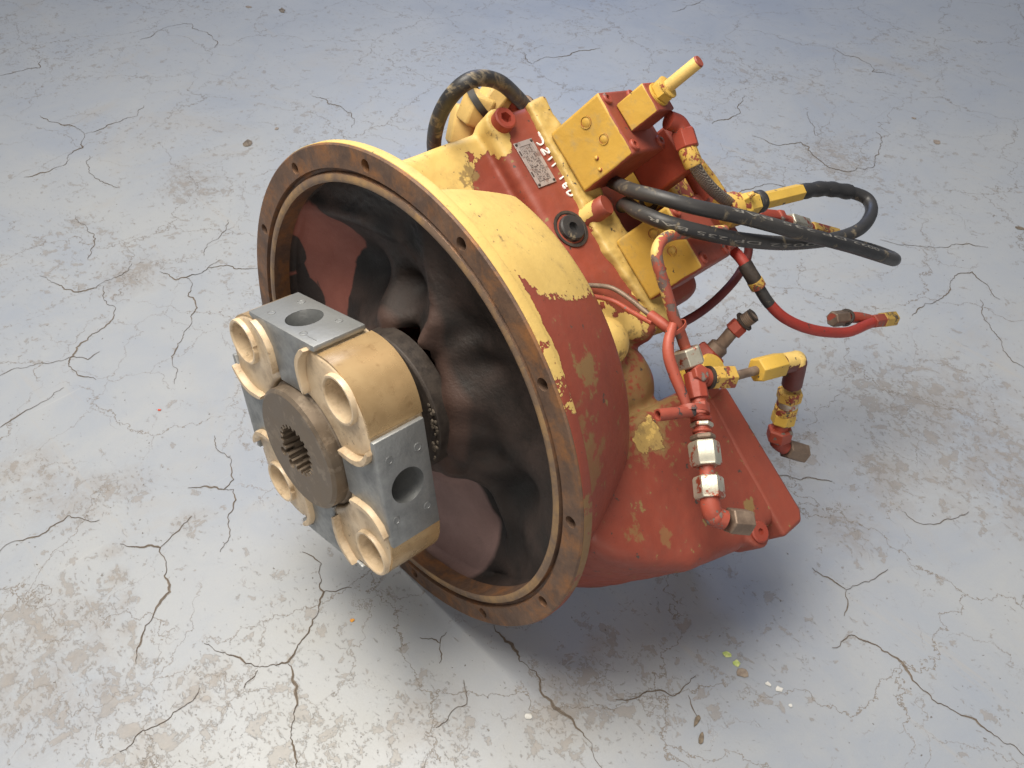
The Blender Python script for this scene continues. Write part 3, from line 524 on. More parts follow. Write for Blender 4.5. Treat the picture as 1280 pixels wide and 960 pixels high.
def inner_mat():
    s = NT('oily_shaded_inner_paint'); n = s.noise(20, 6, .65, .3); f = s.noise(230, 5, .7)
    red = s.mix(s.ramp(n, .3, .7), (.31,.105,.075), (.24,.082,.062)); oil_shade = s.mix(s.ramp(n, .35, .65), (.017,.013,.011), (.046,.030,.025))
    for x_, y_, z_, r_ in DARK: oil_shade = s.mix(s.ramp(s.math('MULTIPLY_ADD', s.math('SUBTRACT', n, .5), .8, s.blob((x_, y_, z_), r_)), .25, .8), oil_shade, (.009,.008,.008))  # blackens oily ridge and hollows; the hollows' shade is painted in here
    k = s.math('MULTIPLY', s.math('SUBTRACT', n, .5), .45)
    for c, r, wt in (((-.200,.03,.055), .060, 1.0), ((-.205,.045,.015), .045, .9), ((-.17,.04,.10), .03, .5), ((-.232,.02,.035), .022, -1.6), ((-.215,.03,-.01), .02, -1.3), ((-.15,.055,.035), .03, -.6)): k = s.math('MULTIPLY_ADD', s.blob(c, r), wt, k)  # red patch follows the lit wall; strongest negative blobs paint the rim's shadow
    c = s.mix(s.ramp(k, .50, .57), oil_shade, red)
    g = s.math('MULTIPLY', s.math('SUBTRACT', n, .5), .25)
    for cc, r, wt in (((.03,.04,-.20), .075, 1.), ((.09,.05,-.165), .05, .9), ((.03,.05,-.12), .05, .6)): g = s.math('MULTIPLY_ADD', s.blob(cc, r), wt, g)  # paler pink patch: light on the lower interior put into the colour
    c = s.mix(s.ramp(g, .46, .58), c, s.mix(s.ramp(n, .3, .7), (.27,.17,.155), (.20,.13,.12)))
    rr = s.slab((0,-1,0), -.024, .003); c = s.mix(s.math('MULTIPLY', rr, .8), c, (.08,.045,.035))
    return s.fin(c, s.ramp(n, .3, .7, .50, .75), s.math('ADD', f, s.math('MULTIPLY', n, 1.5)), .0014, strength=.6)
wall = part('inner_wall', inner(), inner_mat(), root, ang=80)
kp = Vector(INNER_PLUG); kd = Vector((.55,-.75,.2)).normalized()
kpo = socket('core_plug', kp, kd, .0115, .004, m_cplug, wall, .003, .003)
boss = MB().lathe([(.02,.080),(.000,.0795),(-.0025,.077),(-.0025,.066),(.002,.064),(.002,.0)], (0,0,0), A_, 72)
part('bearing_cover', boss, m_dark, root, bevel=.0008)
crumb = MB(); rr_ = random.Random(3)
for k in range(26):
    a = math.radians(rr_.uniform(-15, 42)); r = rr_.uniform(.072, .080); sz = rr_.uniform(.0010, .0030)
    crumb.ellipsoid((r*math.cos(a), -.0035, r*math.sin(a)), (sz, sz*.6, sz*rr_.uniform(.6,1.5)), n=4)
part('gasket_crumbs', crumb, metal('gasket', (.05,.04,.03), (.17,.14,.11), .9, 0, 200), root, kind='stuff')
# --- casting: primitives fused into one cast shape with fillets
def rbox(lo, hi, bev, M=MBF, poly=None, h=None):
    bm = bmesh.new(); mb = MB()
    if poly: mb.prism(poly, h[0], h[1], M)
    else: mb.box(lo, hi, M)
    me = mb.mesh('b')
    if bev: me = evalmesh(me, [('BEVEL', dict(width=bev, segments=4, limit_method='ANGLE'))])
    out = ([tuple(v.co) for v in me.vertices], [tuple(p.vertices) for p in me.polygons]); return out
C_ = MB()
def put(x): C_.add(*x)
put(rbox(0,0,.011, poly=[(.015,-.205),(.192,-.213),(.212,.06),(.222,.14),(.195,.29),(.12,.278),(.07,.243),(.03,.205)], h=(-.045,.124)))
put(rbox(0,0,.010, poly=[(.185,-.214),(.262,-.214),(.262,.072),(.235,.082),(.185,.05)], h=(-.04,.1465)))          # flange with the data plate
put(rbox(0,0,.014, poly=[(.035,.130),(.30,.150),(.30,.325),(.20,.322),(.13,.304),(.085,.276),(.055,.250),(.035,.222)], h=(-.045,.140)))   # second pump case
put(rbox((.285,-.19,-.03), (.40,.06,.105), .02))
C_.lathe([(.010,0),(.010,.2575),(.030,.2555),(.070,.2415),(.105,.2265),(.121,.2185),(.127,.2120),(.129,.200),(.136,.17),(.140,0)], (0,0,0), A_, 96, up=(0,0,1), a0=DR0, a1=DR1)
C_.f[-1:] ; n0 = len(C_.v)
# close the sector ends
prof = [(.010,0),(.010,.2575),(.030,.2555),(.070,.2415),(.105,.2265),(.121,.2185),(.127,.2120),(.129,.200),(.136,.17),(.140,0)]
Rr = rotm(A_, (0,0,1))
for aa in (DR0, DR1): C_.add([Rr@Vector((r*math.cos(aa), r*math.sin(aa), t)) for t, r in prof], [tuple(range(len(prof)))])
C_.lathe([(.010,0),(.010,.256),(.020,.252),(.045,.246),(.060,.225),(.060,0)], (0,0,0), A_, 96)
C_.ellipsoid(B(.175,.058,.135), (.034,.030,.032), MBF); C_.ellipsoid(B(.150,.030,.140), (.030,.030,.026), MBF)
C_.ellipsoid(B(.175,.095,.095), (.052,.055,.042), MBF); C_.ellipsoid(B(.15,.17,.11), (.06,.04,.03), MBF); C_.ellipsoid(B(.198,.100,.095), (.046,.052,.042), MBF)
C_.lathe([(-.03,0),(-.03,.017),(.004,.0165),(.006,.0155),(.006,0)], B(.231,.318,.135), E3, 32)
C_.lathe([(-.03,0),(-.03,.019),(.001,.018),(.001,0)], B(.203,-.202,.1465), E3, 32)
casting_me = C_.mesh('cast')
cast = evalmesh(casting_me, [('REMESH', dict(mode='VOXEL', voxel_size=.0026, adaptivity=0)), ('SMOOTH', dict(factor=.5, iterations=3))], 'housing')
bm = bmesh.new(); bm.from_mesh(cast)
kill = []
for v in bm.verts:
    r = math.hypot(v.co.x, v.co.z)
    if v.co.y < .0165 and r < .248: kill.append(v)
    elif r < .243 and v.co.y < .11:
        i = min(100, max(0, (r-.0785)/(.2455-.0785)*100)); j = math.atan2(v.co.z, v.co.x)/(2*pi)*320
        if v.co.y < wall.data.vertices[int(i)*320+int(j) % 320].co.y+.004: kill.append(v)
bmesh.ops.delete(bm, geom=kill, context='VERTS')
for v in bm.verts:
    c = v.co; v.co = c+v.normal*(.0008*mnoise.noise(c*14)+.0009*mnoise.noise(c*38)+.0004*mnoise.noise(c*110))
bm.to_mesh(cast); bm.free()
housing = part('housing', cast, m_cast, root, ang=180, label='red and yellow cast housing with flaking paint')
# drum shell, painted yellow on top
dr = MB().lathe([(.0130,.2600),(.030,.2580),(.070,.2440),(.105,.2290),(.1215,.2212),(.1268,.2180),(.1295,.2125),(.1300,.2000),(.137,.180)], (0,0,0), A_, 120, up=(0,0,1), a0=DR0-.012, a1=DR1+.012)
dm = evalmesh(dr.mesh('bell_drum'), [('SOLIDIFY', dict(thickness=-.004, offset=-1)), ('SUBSURF', dict(levels=1, render_levels=1))], 'bell_drum')
part('bell_drum', dm, m_drum, root, ang=50, label='bell drum, yellow on top and red below')
# second case rear flange plate and its rounded tip
pl = MB().prism([(.268,.168),(.303,.168),(.306,.330),(.298,.342),(.262,.342),(.262,.30)], .02, .1412, MBF)
part('rear_flange', pl, m_cast, root, bevel=.005, seg=3)
rib = MB().prism([(.246,-.214),(.274,-.216),(.280,.068),(.272,.080),(.252,.074),(.236,-.03)], .0, .1545, MBF)
rm = evalmesh(rib.mesh('joint_rib'), [('BEVEL', dict(width=.004, segments=2)), ('REMESH', dict(mode='VOXEL', voxel_size=.002)), ('SMOOTH', dict(factor=.5, iterations=3))], 'joint_rib')
bm = bmesh.new(); bm.from_mesh(rm)
for v in bm.verts: v.co += v.normal*(.0022*mnoise.noise(v.co*60)+.0008*mnoise.noise(v.co*160))
bm.to_mesh(rm); bm.free()
part('joint_rib', rm, m_rib, root, ang=60)
S1 = P
sc1 = socket('socket_screw', B(.203,-.202,.1475), E3, .0128, .011, m_red, root, .0058)
socket('drain_plug', B(.231,.318,.1415), E3, .0120, .0035, m_red, root, .0035)
# black sealed plug in a counterbore, and the cylinder beside it
ob = B(.2125,-.066,.1465)
part('plug_recess', MB().lathe([(.0005,.0215),(.0016,.0215),(.0016,.0185),(.0003,.0172)], ob, E3, 40), m_dark, root)
pg = part('port_plug', cutout(MB().lathe([(-.004,0),(-.004,.0150),(.0045,.0150),(.0065,.0135),(.0065,0)], ob, E3, 40), MB().lathe([(.001,0),(.001,.0055),(.02,.0055),(.02,0)], ob, E3, 24), 'port_plug'), m_rub, root, ang=30)
ob = B(.246,-.0715,.146); dd = (E3+.35*A_+.05*E2).normalized()
part('pin_boss', MB().lathe([(-.012,0),(-.012,.0135),(.018,.0120),(.0245,.0118),(.026,.0108),(.026,0)], ob, dd, 32), paint('pin_paint', bias=.30, scale=30, amp=.7, nrm=[(c3(-A_-E2), .45)], slabs=[(c3(E3), .1640, .004, -.8)], chips=.2), root, ang=40)
# data plate
pm = metal('plate_metal', (.50,.44,.42), (.40,.34,.32), .42, .5, 50, .3, spots=(.28,.20,.18))
a0_, w0_ = .2155, -.148
npl = part('data_plate', MB().box((-.0135,-.0275,0), (.0135,.0275,.0010), MBF, B(a0_, w0_, .1472)), pm, root, bevel=.0002)
ink = NT('plate_print').fin((.07,.05,.045), .6)
lines = MB()
Fp = lambda x, y, z=.0013: B(a0_+x, w0_+y, .1472+z)
def rule(x0, y0, x1, y1, t=.00025):
    a = Fp(x0,y0,.00125); b = Fp(x1,y1,.00125); d = (b-a).normalized(); n_ = d.cross(E3)*t; lines.add([a+n_, b+n_, b-n_, a-n_], [(0,1,2,3)])
for i in range(9): rule(-.0085+.0021*i, -.0215, -.0085+.0021*i, .0215 if i % 3 else .024, .00014)
rule(-.0085,-.0215,.0083,-.0215); rule(-.0085,.0215,.0083,.0215); rule(-.0085,.004,.002,.004)
rr_ = random.Random(5)
for i in range(8):                                   # rows of worn stamped print
    y = -.0205
    while y < .0195:
        l = rr_.uniform(.0008,.0022)
        if rr_.random() < .6: rule(-.0075+.0021*i, y, -.0075+.0021*i, y+l, .00042)
        y += l+rr_.uniform(.0006,.0016)
for y in (-.0175,.0085): rule(-.0118, y, -.0118, y+.006, .0011)
part('plate_print', lines, ink, npl, kind='stuff')
for x, y in ((-.0112,-.0248),(.0112,-.0248),(-.0112,.0248),(.0112,.0248)):
    part('rivet', MB().lathe([(0,.0016),(.0009,.0014),(.0014,.0006),(.0014,0)], Fp(x,y,.001), E3, 14), m_dark, npl)
# white hand lettering J211 IED
white = NT('white_marker').fin((.82,.80,.78), .5)
def strokes(segs, w=.0019):
    mb = MB()
    for seg in segs:
        p = smooth([B(a, e, .1469) for a, e in seg], 6); n = len(p)
        for i in range(n-1):
            pass
        vs = []
        for i in range(n):
            t = (p[min(i+1,n-1)]-p[max(i-1,0)]).normalized(); nn = t.cross(E3).normalized(); ww = w/2*(1+.35*mnoise.noise(p[i]*300))*(.7 if i in (0, n-1) else 1)
            for s_, h_ in ((1,-.0008),(.85,.0011),(-.85,.0011),(-1,-.0008)): vs.append(p[i]+nn*ww*s_+E3*h_)
        fs = [(4*i+j, 4*i+j+1, 4*i+4+j+1, 4*i+4+j) for i in range(n-1) for j in range(3)]+[(0,1,2,3),(4*n-4,4*n-3,4*n-2,4*n-1)]
        mb.add(vs, fs)
    return mb
LE = []
def ch(c0, pts): LE.append([(.2385+.0*c0-(-x) if False else .2385+x, c0+y) for x, y in pts])
# x = towards the joint (letter top), y = along the row
ch(-.176, [(.004,-.001),(.0045,.006),(.002,.010),(-.003,.0105),(-.006,.007)]); ch(-.176, [(.005,-.004),(.0045,.002)])
ch(-.160, [(.003,0),(.0045,.004),(.002,.0065),(-.003,.001),(-.0045,.0005),(-.004,.0075)])
ch(-.1480, [(.0035,.000),(-.0035,.0020)]); ch(-.1400, [(.0035,.000),(-.0035,.0020)])
ch(-.1230, [(.0035,.000),(-.0035,.0015)])
ch(-.1150, [(.0035,.0050),(.0035,.0005),(-.0035,.0010),(-.0035,.0055)]); ch(-.1150, [(.000,.001),(.000,.0045)])
ch(-.1060, [(.0035,.0005),(-.0035,.001),(-.0025,.0055),(.002,.0055),(.0035,.0005)])
part('hand_lettering', strokes(LE), white, root, ang=60)
# --- coupling: splined hub, four aluminium blocks, four cream polymer elements
COUP = Vector((-.002, 0, -.002))
def polar(ph): 
    r = Vector((math.cos(ph),0,math.sin(ph))); t = Vector((-math.sin(ph),0,math.cos(ph))); return Matrix((t, r, A_)).transposed()   # (tangential, radial, axial)
hub = MB().lathe([(-.1195,0),(-.1195,.0630),(-.1165,.0665),(-.104,.0668),(-.100,.070),(-.040,.070),(-.040,.045),(-.006,.045),(-.006,0)], COUP, A_, 96)
teeth = MB(); NTH = 22; pol = []
for k in range(NTH):
    for f_, r in ((0,.0292),(.42,.0292),(.55,.0252),(.87,.0252)): 
        a = 2*pi*(k+f_)/NTH; pol.append((r*math.cos(a), r*math.sin(a)))
teeth.prism(pol, -.13, -.045, rotm(A_), COUP)
hubme = cutout(hub, teeth, 'coupling_hub')
nick = MB()
for px_, pz_ in NICKS: nick.lathe([(-.13,0),(-.13,.0052),(-.108,.0052),(-.108,0)], (px_,0,pz_), A_, 18)
hubme = cutout(hubme, nick, 'coupling_hub')
hubo = part('coupling_hub', hubme, m_hub, root, ang=30, label='dark steel coupling hub with splined bore')
PH0 = math.radians(110)
alu_src = poly_src = None
alu = MB().prism([(-.060,.1326),(.060,.1326),(.060,.1268),(.036,.1225),(.025,.105),(.024,.068),(-.024,.068),(-.025,.105),(-.036,.1225),(-.060,.1268)], -.1065, -.0500, Matrix.Identity(3))
# local frame: x tangential, y radial, z axial
alu_v = alu.mesh('alu_block')
cutm = MB().lathe([(.080,0),(.080,.0175),(.128,.0175),(.1315,.0185),(.14,.0185),(.14,0)], (0,0,-.079), (0,1,0), 36)
alu_me = evalmesh(alu_v, [('BEVEL', dict(width=.0014, segments=2, limit_method='ANGLE')), ('BOOLEAN', dict(operation='DIFFERENCE', solver='EXACT', cutter=cutm.mesh('c')))], 'alu_block')
scr = cutout(MB().lathe([(.08,0),(.08,.0115),(.1015,.0115),(.103,.0105),(.103,0)], (0,0,-.079), (0,1,0), 28), MB().hexa((0,.095,-.079),(0,.11,-.079),.011,cham=0), 'socket_screw')
mark_list = []
for x, z, r in ((.034,-.062,.0042),(.036,-.094,.0042),(-.034,-.062,.004),(-.030,-.098,.004)): mark_list.append(MB().lathe([(.1320,r),(.1331,r),(.1333,r*.86),(.1328,r*.8),(.1328,0)], (x,0,z), (0,1,0), 20).mesh('cast_mark'))
mark_list.append(MB().box((-.052,.1320,-.0985),(-.028,.1330,-.0975)).mesh('cast_mark'))
def polar4(k):
    ph = PH0-k*pi/2; M4 = polar(ph).to_4x4(); M4.translation = COUP; return M4
def place(me, name, mat, M4, parent, label=None, ang=35):
    if not me.materials: me.materials.append(mat)
    o = bpy.data.objects.new(name, me); col.objects.link(o); o.parent = parent; o.matrix_local = M4
    if label: o['label'] = label
    return o
for m__ in (alu_me, scr): m__.materials.clear()
for me_, mt_ in ((alu_me, m_alu), (scr, m_dark))+tuple((q, m_alu) for q in mark_list): me_.materials.append(mt_); shade(me_)
# polymer element, centred on +y
def arc(r, a0, a1, n): return [(r*math.sin(math.radians(a0+(a1-a0)*i/n)), r*math.cos(math.radians(a0+(a1-a0)*i/n))) for i in range(n+1)]
pg_ = arc(.072,29,-29,8)+[(-.048,.088),(-.056,.108),(-.0575,.1215)]+[(r*math.sin(t), r*math.cos(t)) for t in [math.radians(-20+2*q) for q in range(21)] for r in [.1365+.0148*math.cos(t/math.radians(20)*pi/2)]]+[(.0575,.1215),(.056,.108),(.048,.088)]
body = MB().prism(pg_, -.1050, -.044, Matrix.Identity(3))
core = MB().lathe([(-.2,0),(-.2,.0212),(-.106,.0212),(-.056,.0175),(-.056,0)], (0,.1262,0), (0,0,1), 44)
bme = evalmesh(body.mesh('b'), [('BEVEL', dict(width=.0045, segments=3, limit_method='ANGLE', angle_limit=math.radians(35)))])
collar = MB().lathe([(-.098,.0256),(-.1078,.0252),(-.1095,.0244),(-.1095,.0224),(-.1082,.0212),(-.098,.0212)], (0,.1262,0), (0,0,1), 44, closed=True)
slot = MB().prism([(.006,.09),(.030,.09),(.030,.118),(.018,.116)], -.13, -.106, Matrix.Identity(3))
def elem(flip):
    mb = MB(); mb.add([tuple(v.co) for v in bme.vertices], [tuple(p.vertices) for p in bme.polygons])
    me = cutout(mb, core, 'polymer_element')
    cm_ = cutout(collar, MB().prism([(flip*x, y) for x, y in [(.010,.096),(.032,.092),(.032,.109),(.017,.111)]][::flip], -.13, -.1035, Matrix.Identity(3)), 'c')
    out = MB(); 
    for q in (me, cm_): out.add([tuple(v.co) for v in q.vertices], [tuple(p.vertices) for p in q.polygons])
    # curved ribs on both flanks
    for sgn in (1, -1):
        n = 12; vs = []; fs = []
        for i in range(n+1):
            t = i/n; r = .080+.056*t; off = math.radians(24.+5.5*math.sin(pi*t)); wd = .0038*(1 if 0 < i < n else .55)
            c = Vector((sgn*r*math.sin(off), r*math.cos(off), 0)); 
            nx = Vector((sgn*math.cos(off), -math.sin(off), 0))
            for s_, z in ((-1,-.098),(-1,-.1105),(-.7,-.1122),(.7,-.1122),(1,-.1105),(1,-.098)): vs.append(c+nx*wd*s_+Vector((0,0,z)))
        for i in range(n):
            for j in range(6): fs.append((i*6+j, i*6+(j+1)%6, (i+1)*6+(j+1)%6, (i+1)*6+j))
        fs.append(tuple(range(6))); fs.append(tuple(n*6+j for j in range(6)))
        out.add(vs, fs)
    r = out.mesh('polymer_element'); r.materials.append(m_poly); shade(r, 40); return r
e_a = elem(1); e_b = elem(-1)
oarc = lambda k, sg: [((.1372+k+.0146*math.cos(t/20*pi/2))*math.sin(math.radians(t*sg)), (.1372+k+.0146*math.cos(t/20*pi/2))*math.cos(math.radians(t*sg))) for t in range(-19, 20)]
shell = MB().prism(oarc(0, 1)+oarc(-.004, -1), -.1040, -.0452, Matrix.Identity(3))
sh_me = shell.mesh('outer_face'); sh_me.materials.append(m_poly2); shade(sh_me, 40)
for k in range(4):
    M4 = polar4(k)
    ph = PH0-k*pi/2; 
    # the carrier: aluminium block is the sub-part, screws sit in its bore
    place(alu_me, 'aluminium_block', m_alu, M4, hubo, ('pale aluminium block facing up', 'dark grey aluminium block facing the side')[k] if k < 2 else None)
    place(scr, 'socket_screw', m_dark, M4, hubo)
    if k < 2:
        for q in mark_list: place(q, 'cast_mark', m_alu, M4, hubo)
    M5 = polar(ph-pi/4).to_4x4(); M5.translation = COUP
    place((e_a if k % 2 == 0 else e_b), 'polymer_element', m_poly, M5, hubo); place(sh_me, 'outer_face', m_poly2, M5, hubo)
# --- valve blocks
def valve_block(o, name, top):
    bm_ = MB().box((0,0,-.012), (.076,.0755,.063), MV, o)
    blk = part(name, bm_, m_valve, root, bevel=.0035, seg=3)
    if top: blk['label'] = 'upper yellow valve block with red end face'
    else: blk['label'] = 'lower yellow valve block behind the steel pipe'
    for wf, vf, r in ((.22,.53,.0055),(.566,.656,.0047)):     # pressed-in plugs
        c = PV(o, 0, wf*.0755, vf*.063)
        part('pressed_plug', MB().lathe([(.0001,r*1.25),(.0010,r*1.22),(.0010,r*1.05),(-.0001,r),(.0004,r*.9),(.0007,0)], c, -U_, 24), m_valve, blk, ang=60)
    for wf, vf, r in ((.713,.37,.0030),(.875,.316,.0028)):
        part('pip', MB().ellipsoid(PV(o, .0006, wf*.0755, vf*.063), (r,r,r*.8), n=8), m_valve, blk, ang=180)
    for uu, ww in ((.0085,.0095),(.062,.0085),(.0085,.066),(.0665,.067)):
        socket('socket_screw', PV(o, uu, ww, .0625), V_, .0066, .0035, m_redworn, blk, .0030, .003)
    return blk
O1 = B(.25,-.17,.168); O2 = B(.253,-.032,.168)
vb1 = valve_block(O1, 'valve_block', True); vb2 = valve_block(O2, 'valve_block', False)
pv = part('pilot_valve', MB().box((.018,.018,.0635), (.056,.052,.1015), MV, O1), m_valve, root, bevel=.002)
o_ = PV(O1, .036,.034,.1015)
nt = part('hex_nut', MB().lathe([(0,.0135),(.002,.0135),(.002,0)], o_, V_, 24).hexa(o_+V_*.002, o_+V_*.012, .0225), m_yel, pv)
part('washer', MB().lathe([(.0121,0),(.0121,.0128),(.0138,.0128),(.0145,.0115),(.0145,0)], o_, V_, 28), m_yelworn, pv)
part('stud', MB().lathe([(.01,0),(.01,.0068),(.0535,.0066),(.0550,.0058),(.0550,0)], o_, V_, 24), paint('stud_paint', bias=.8, scale=60, amp=1.4, slabs=[(c3(V_), o_.dot(V_)+.0535, .0008, -1.5)], chips=.4), pv)
# block under the first valve, with the washer plug
O3 = B(.385,-.125,.105)
pb = part('port_block', MB().box((-.02,0,-.05), (.05,.155,.045), MV, O3), paint('port_paint', bias=.55, scale=14, amp=1.3, off=(7,4,1), yel=(.56,.345,.062), nrm=[(c3(E2), -.6)], chips=.3), root, bevel=.003, seg=3)
sp = part('spacer_ring', MB().lathe([(.0005,.0062),(.0022,.0062),(.0030,.0085),(.0030,.0118),(.0005,.0125)], PV(O3, -.0200, .060, .012), -U_, 32), m_dark, pb, ang=50)
part('screw_head', MB().lathe([(.0,.0066),(.0028,.0062),(.0034,.0050),(.0034,0)], PV(O3, -.0200, .060, .012), -U_, 24), m_yel, pb)
socket('socket_screw', PV(O3, .004, .118, .0445), V_, .0070, .005, m_redworn, pb, .0032)
socket('socket_screw', PV(O3, .004, .088, .0445), V_, .0070, .005, m_redworn, pb, .0032)
# --- hoses and pipes
def hose(name, key, r, mat, label, seg=20, res=8, bore=False):
    return part(name, MB().tube(P[key], r, seg, res), mat, root, ang=60, label=label)
def seg(key, i, j=None):
    a = Vector(P[key][i]); b = Vector(P[key][(i+1) if j is None else j]); return a, b
def along(key, t0, t1, res=10):
    p = smooth(P[key], res); n = len(p)-1; return p[round(t0*n)], p[round(t1*n)]
def nut(key, t0, t1, af, mat, parent, name='hex_nut', cham=.14, n=6, ph=.3):
    a, b = along(key, t0, t1) if not isinstance(key, tuple) else key; return part(name, MB().hexa(a, b, af, n=n, ph=ph, cham=cham), mat, parent, bevel=.0006, ang=30)
def ring(a, d, r, t, mat, parent, name='collar', r2=None):
    r2 = r2 or r; return part(name, MB().lathe([(0,0),(0,r*.93),(t*.15,r),(t*.85,r2),(t,r2*.93),(t,0)], a, d, 28), mat, parent)
hA = hose('hydraulic_hose', 'hoseA', .0078, m_rub, 'upper black hose bending sharply back at its far end')
hB = hose('hydraulic_hose', 'hoseB', .0078, m_rub, 'lower black hose looping round to the yellow ferrule')
a, b = [Vector(v) for v in (P['ferruleB'][0], P['ferruleB'][2])]
part('heat_shrink', MB().tube([Vector(q) for q in P['hoseB'][-3:]], lambda t: .0094+.0006*math.sin(t*23), 18, 8), m_sleeve, hB)
part('ferrule', MB().hexa(a, b, .0185, cham=.1, ph=.5), m_yel, hB, bevel=.0006)
a, b = seg('ringB', 0); part('rubber_ring', MB().lathe([(-.001,0),(-.001,.0125),(.0005,.0135),(.0085,.0135),(.010,.0125),(.010,0)], a, b-a, 28), m_rub, hB)
a, b = seg('hexB', 0); nut((a, b), 0, 0, .025, m_yel, hB)
# yellow union on the rear block, with a bleed nipple
un = part('union', MB().lathe([(0,0),(0,.0145),(.004,.0165),(.012,.0165),(.014,.020),(.030,.0205),(.032,.0195),(.034,0)], P['unionB'][0], Vector(P['unionB'][2])-Vector(P['unionB'][0]), 32), m_yelworn, root, label='yellow threaded union on the rear port')
nut((Vector(P['unionB'][0]), Vector(P['unionB'][1])), 0, 0, .030, m_yel, un)
a, b = seg('nipple', 0); nut((a, b), 0, 0, .0125, m_yel, un); a, b = seg('nipple', 1)
part('bleed_nipple', MB().lathe([(-.002,0),(-.002,.0040),(.004,.0040),(.006,.0030),((b-a).length,.0030),((b-a).length,.0015),((b-a).length-.004,.0012),((b-a).length-.004,0)], a, b-a, 16), m_yelworn, un)
part('support_block', MB().box((-.02,-.03,-.045),(.05,.045,-.004), MV, P['unionB'][2]), m_valve, root, bevel=.003)
# second fitting behind the hoses
cc = part('adapter', MB().tube(P['chainC'], .0085, 18, 3), m_redworn, root, label='adapter chain lying behind the two hoses')
for t0, t1, af, mt in ((.02,.26,.022,m_red),(.30,.40,.024,m_redworn),(.50,.72,.0225,m_zinc),(.76,.99,.019,m_yelworn)): nut('chainC', t0, t1, af, mt, cc)
# red hose with its swivel end
rh = part('red_hose', MB().tube(P['redhose'], .0066, 18, 8), paint('red_hose_paint', bias=-.42, scale=70, amp=1.1, red=(.42,.045,.03), chips=.6, off=(3,3,3)), root, label='short red painted hose with elbow end')
p_ = smooth(P['redhose'], 12); pc_ = lambda a, b: p_[round(a*(len(p_)-1)):round(b*(len(p_)-1))+1]
part('ferrule', MB().tube(pc_(.14,.27), .0088, 18, 1), m_dark, rh); part('collar', MB().tube(pc_(.24,.285), .0094, 18, 1), m_yelworn, rh)
part('bare_rubber', MB().tube(pc_(.27,.40), .0069, 18, 1), m_rub, rh)
nut('redend', 0, .55, .0165, m_redworn, rh); nut('redend', .5, 1, .0185, m_yelworn, rh)
tt = part('elbow', MB().tube(P['redtee'], .0075, 18, 4), m_redworn, root, label='small brown elbow with open port at the end of the red hose')
a, b = seg('redtee', 2); nut((a, b), 0, 0, .018, m_brown, tt)
dview = (UPL*.9+Vector((.35,-.6,0))).normalized()
part('open_port', MB().lathe([(-.006,0),(-.006,.0105),(.0055,.0105),(.0065,.0095),(.0065,.0068),(.001,.0062),(.001,0)], Vector(P['redtee'][2]), dview, 28), m_dark, tt)
hose('return_pipe', 'darkpipe', .0055, paint('dark_red_pipe', bias=-.5, scale=30, amp=1, red=(.16,.025,.022), chips=.4), 'dark red pipe curving behind the steel pipe', 16)
# temperature sender with ribbed tip
sn = part('sender', MB().tube(P['sensor'], lambda t: .0115 if t < .18 else (.0075 if t < .62 else (.0062 if t > .9 else .0082)), 18, 6), m_brown, root, ang=30, label='grimy sender with threaded tip standing behind the tee')
a = Vector(P['sensor'][0]); b = Vector(P['sensor'][1]); part('hex_base', MB().hexa(a-(b-a)*.9, a+(b-a)*.45, .034, cham=.2), m_red, sn, bevel=.001)
a, b = along('sensor', .40, .60); nut((a, b), 0, 0, .0185, m_red, sn)
a, b = along('sensor', .66, 1); th = MB(); d_ = b-a; pr_ = []
for i in range(7): pr_ += [(d_.length*(i/7), .0070), (d_.length*((i+.5)/7), .0084)]
th.lathe([(0,0)]+pr_+[(d_.length,.006),(d_.length,0)], a, d_, 24); part('thread', th, m_dark, sn, ang=20)
part('washer', MB().lathe([(0,0),(0,.0118),(.002,.0118),(.002,0)], a, d_, 24), m_dark, sn)
# rigid steel pipe
rp = part('steel_pipe', MB().tube(P['rigid'], .0059, 18, 8), paint('pipe_paint', bias=.0, scale=50, amp=1.6, chips=2.6, red=(.38,.09,.055), slabs=[((0,0,1), .165, .02, .35)], nrm=[((-.8,-.3,.3), .55)], metalc=(.16,.11,.095)), root, label='bent steel pipe with worn paint running down to the tee')
dn_ = lambda k, t0, t1, af, mt, pa=None, nm='hex_nut', **q: nut(k, t0, t1, af, mt, pa or tee, nm, **q)
tee = part('tee', MB().tube(P['main'][:2], .0058, 20, 4).tube(P['main'][1:], .0078, 20, 4).tube(P['branch'][:3], .0078, 20, 3), m_redworn, root, ang=50, label='red tee with a row of hex nuts above the second pump case')
dn_('main', .030, .105, .0265, m_zinc)
part('tee_body', MB().hexa(*along('main', .15, .27), .0205, n=8, ph=.2), m_red, tee, bevel=.001)
c_ = Vector(P['main'][2]); part('tee_boss', MB().hexa(c_-E3*.002, c_+E3*.0125, .0165, ph=.1), m_redworn, tee, bevel=.0008)
dn_('main', .285, .36, .0175, m_redworn); dn_('main', .365, .40, .0215, m_red, nm='collar', n=24)
dn_('main', .405, .445, .0205, m_zinc); dn_('main', .455, .485, .0195, m_redworn, nm='collar', n=24); dn_('main', .495, .545, .0225, m_brown)
dn_('main', .56, .665, .0275, m_zinc, cham=.18)
dn_('main', .745, .845, .0265, m_zinc, cham=.18)
a, b = along('main', .66, .75); part('short_tube', MB().lathe([(0,0),(0,.0062),((b-a).length,.0062),((b-a).length,0)], a, b-a, 20), m_brown, tee)
part('elbow', MB().tube([P['main'][-3], P['main'][-2], P['main'][-1], P['mainend'][1]], .0098, 20, 6).ellipsoid(P['main'][-1], (.0105,.0105,.0105), n=12), m_redworn, tee, ang=60)
a, b = seg('mainend', 1); nut((a.lerp(b,.15), b), 0, 0, .0235, m_brown, tee, cham=.1)
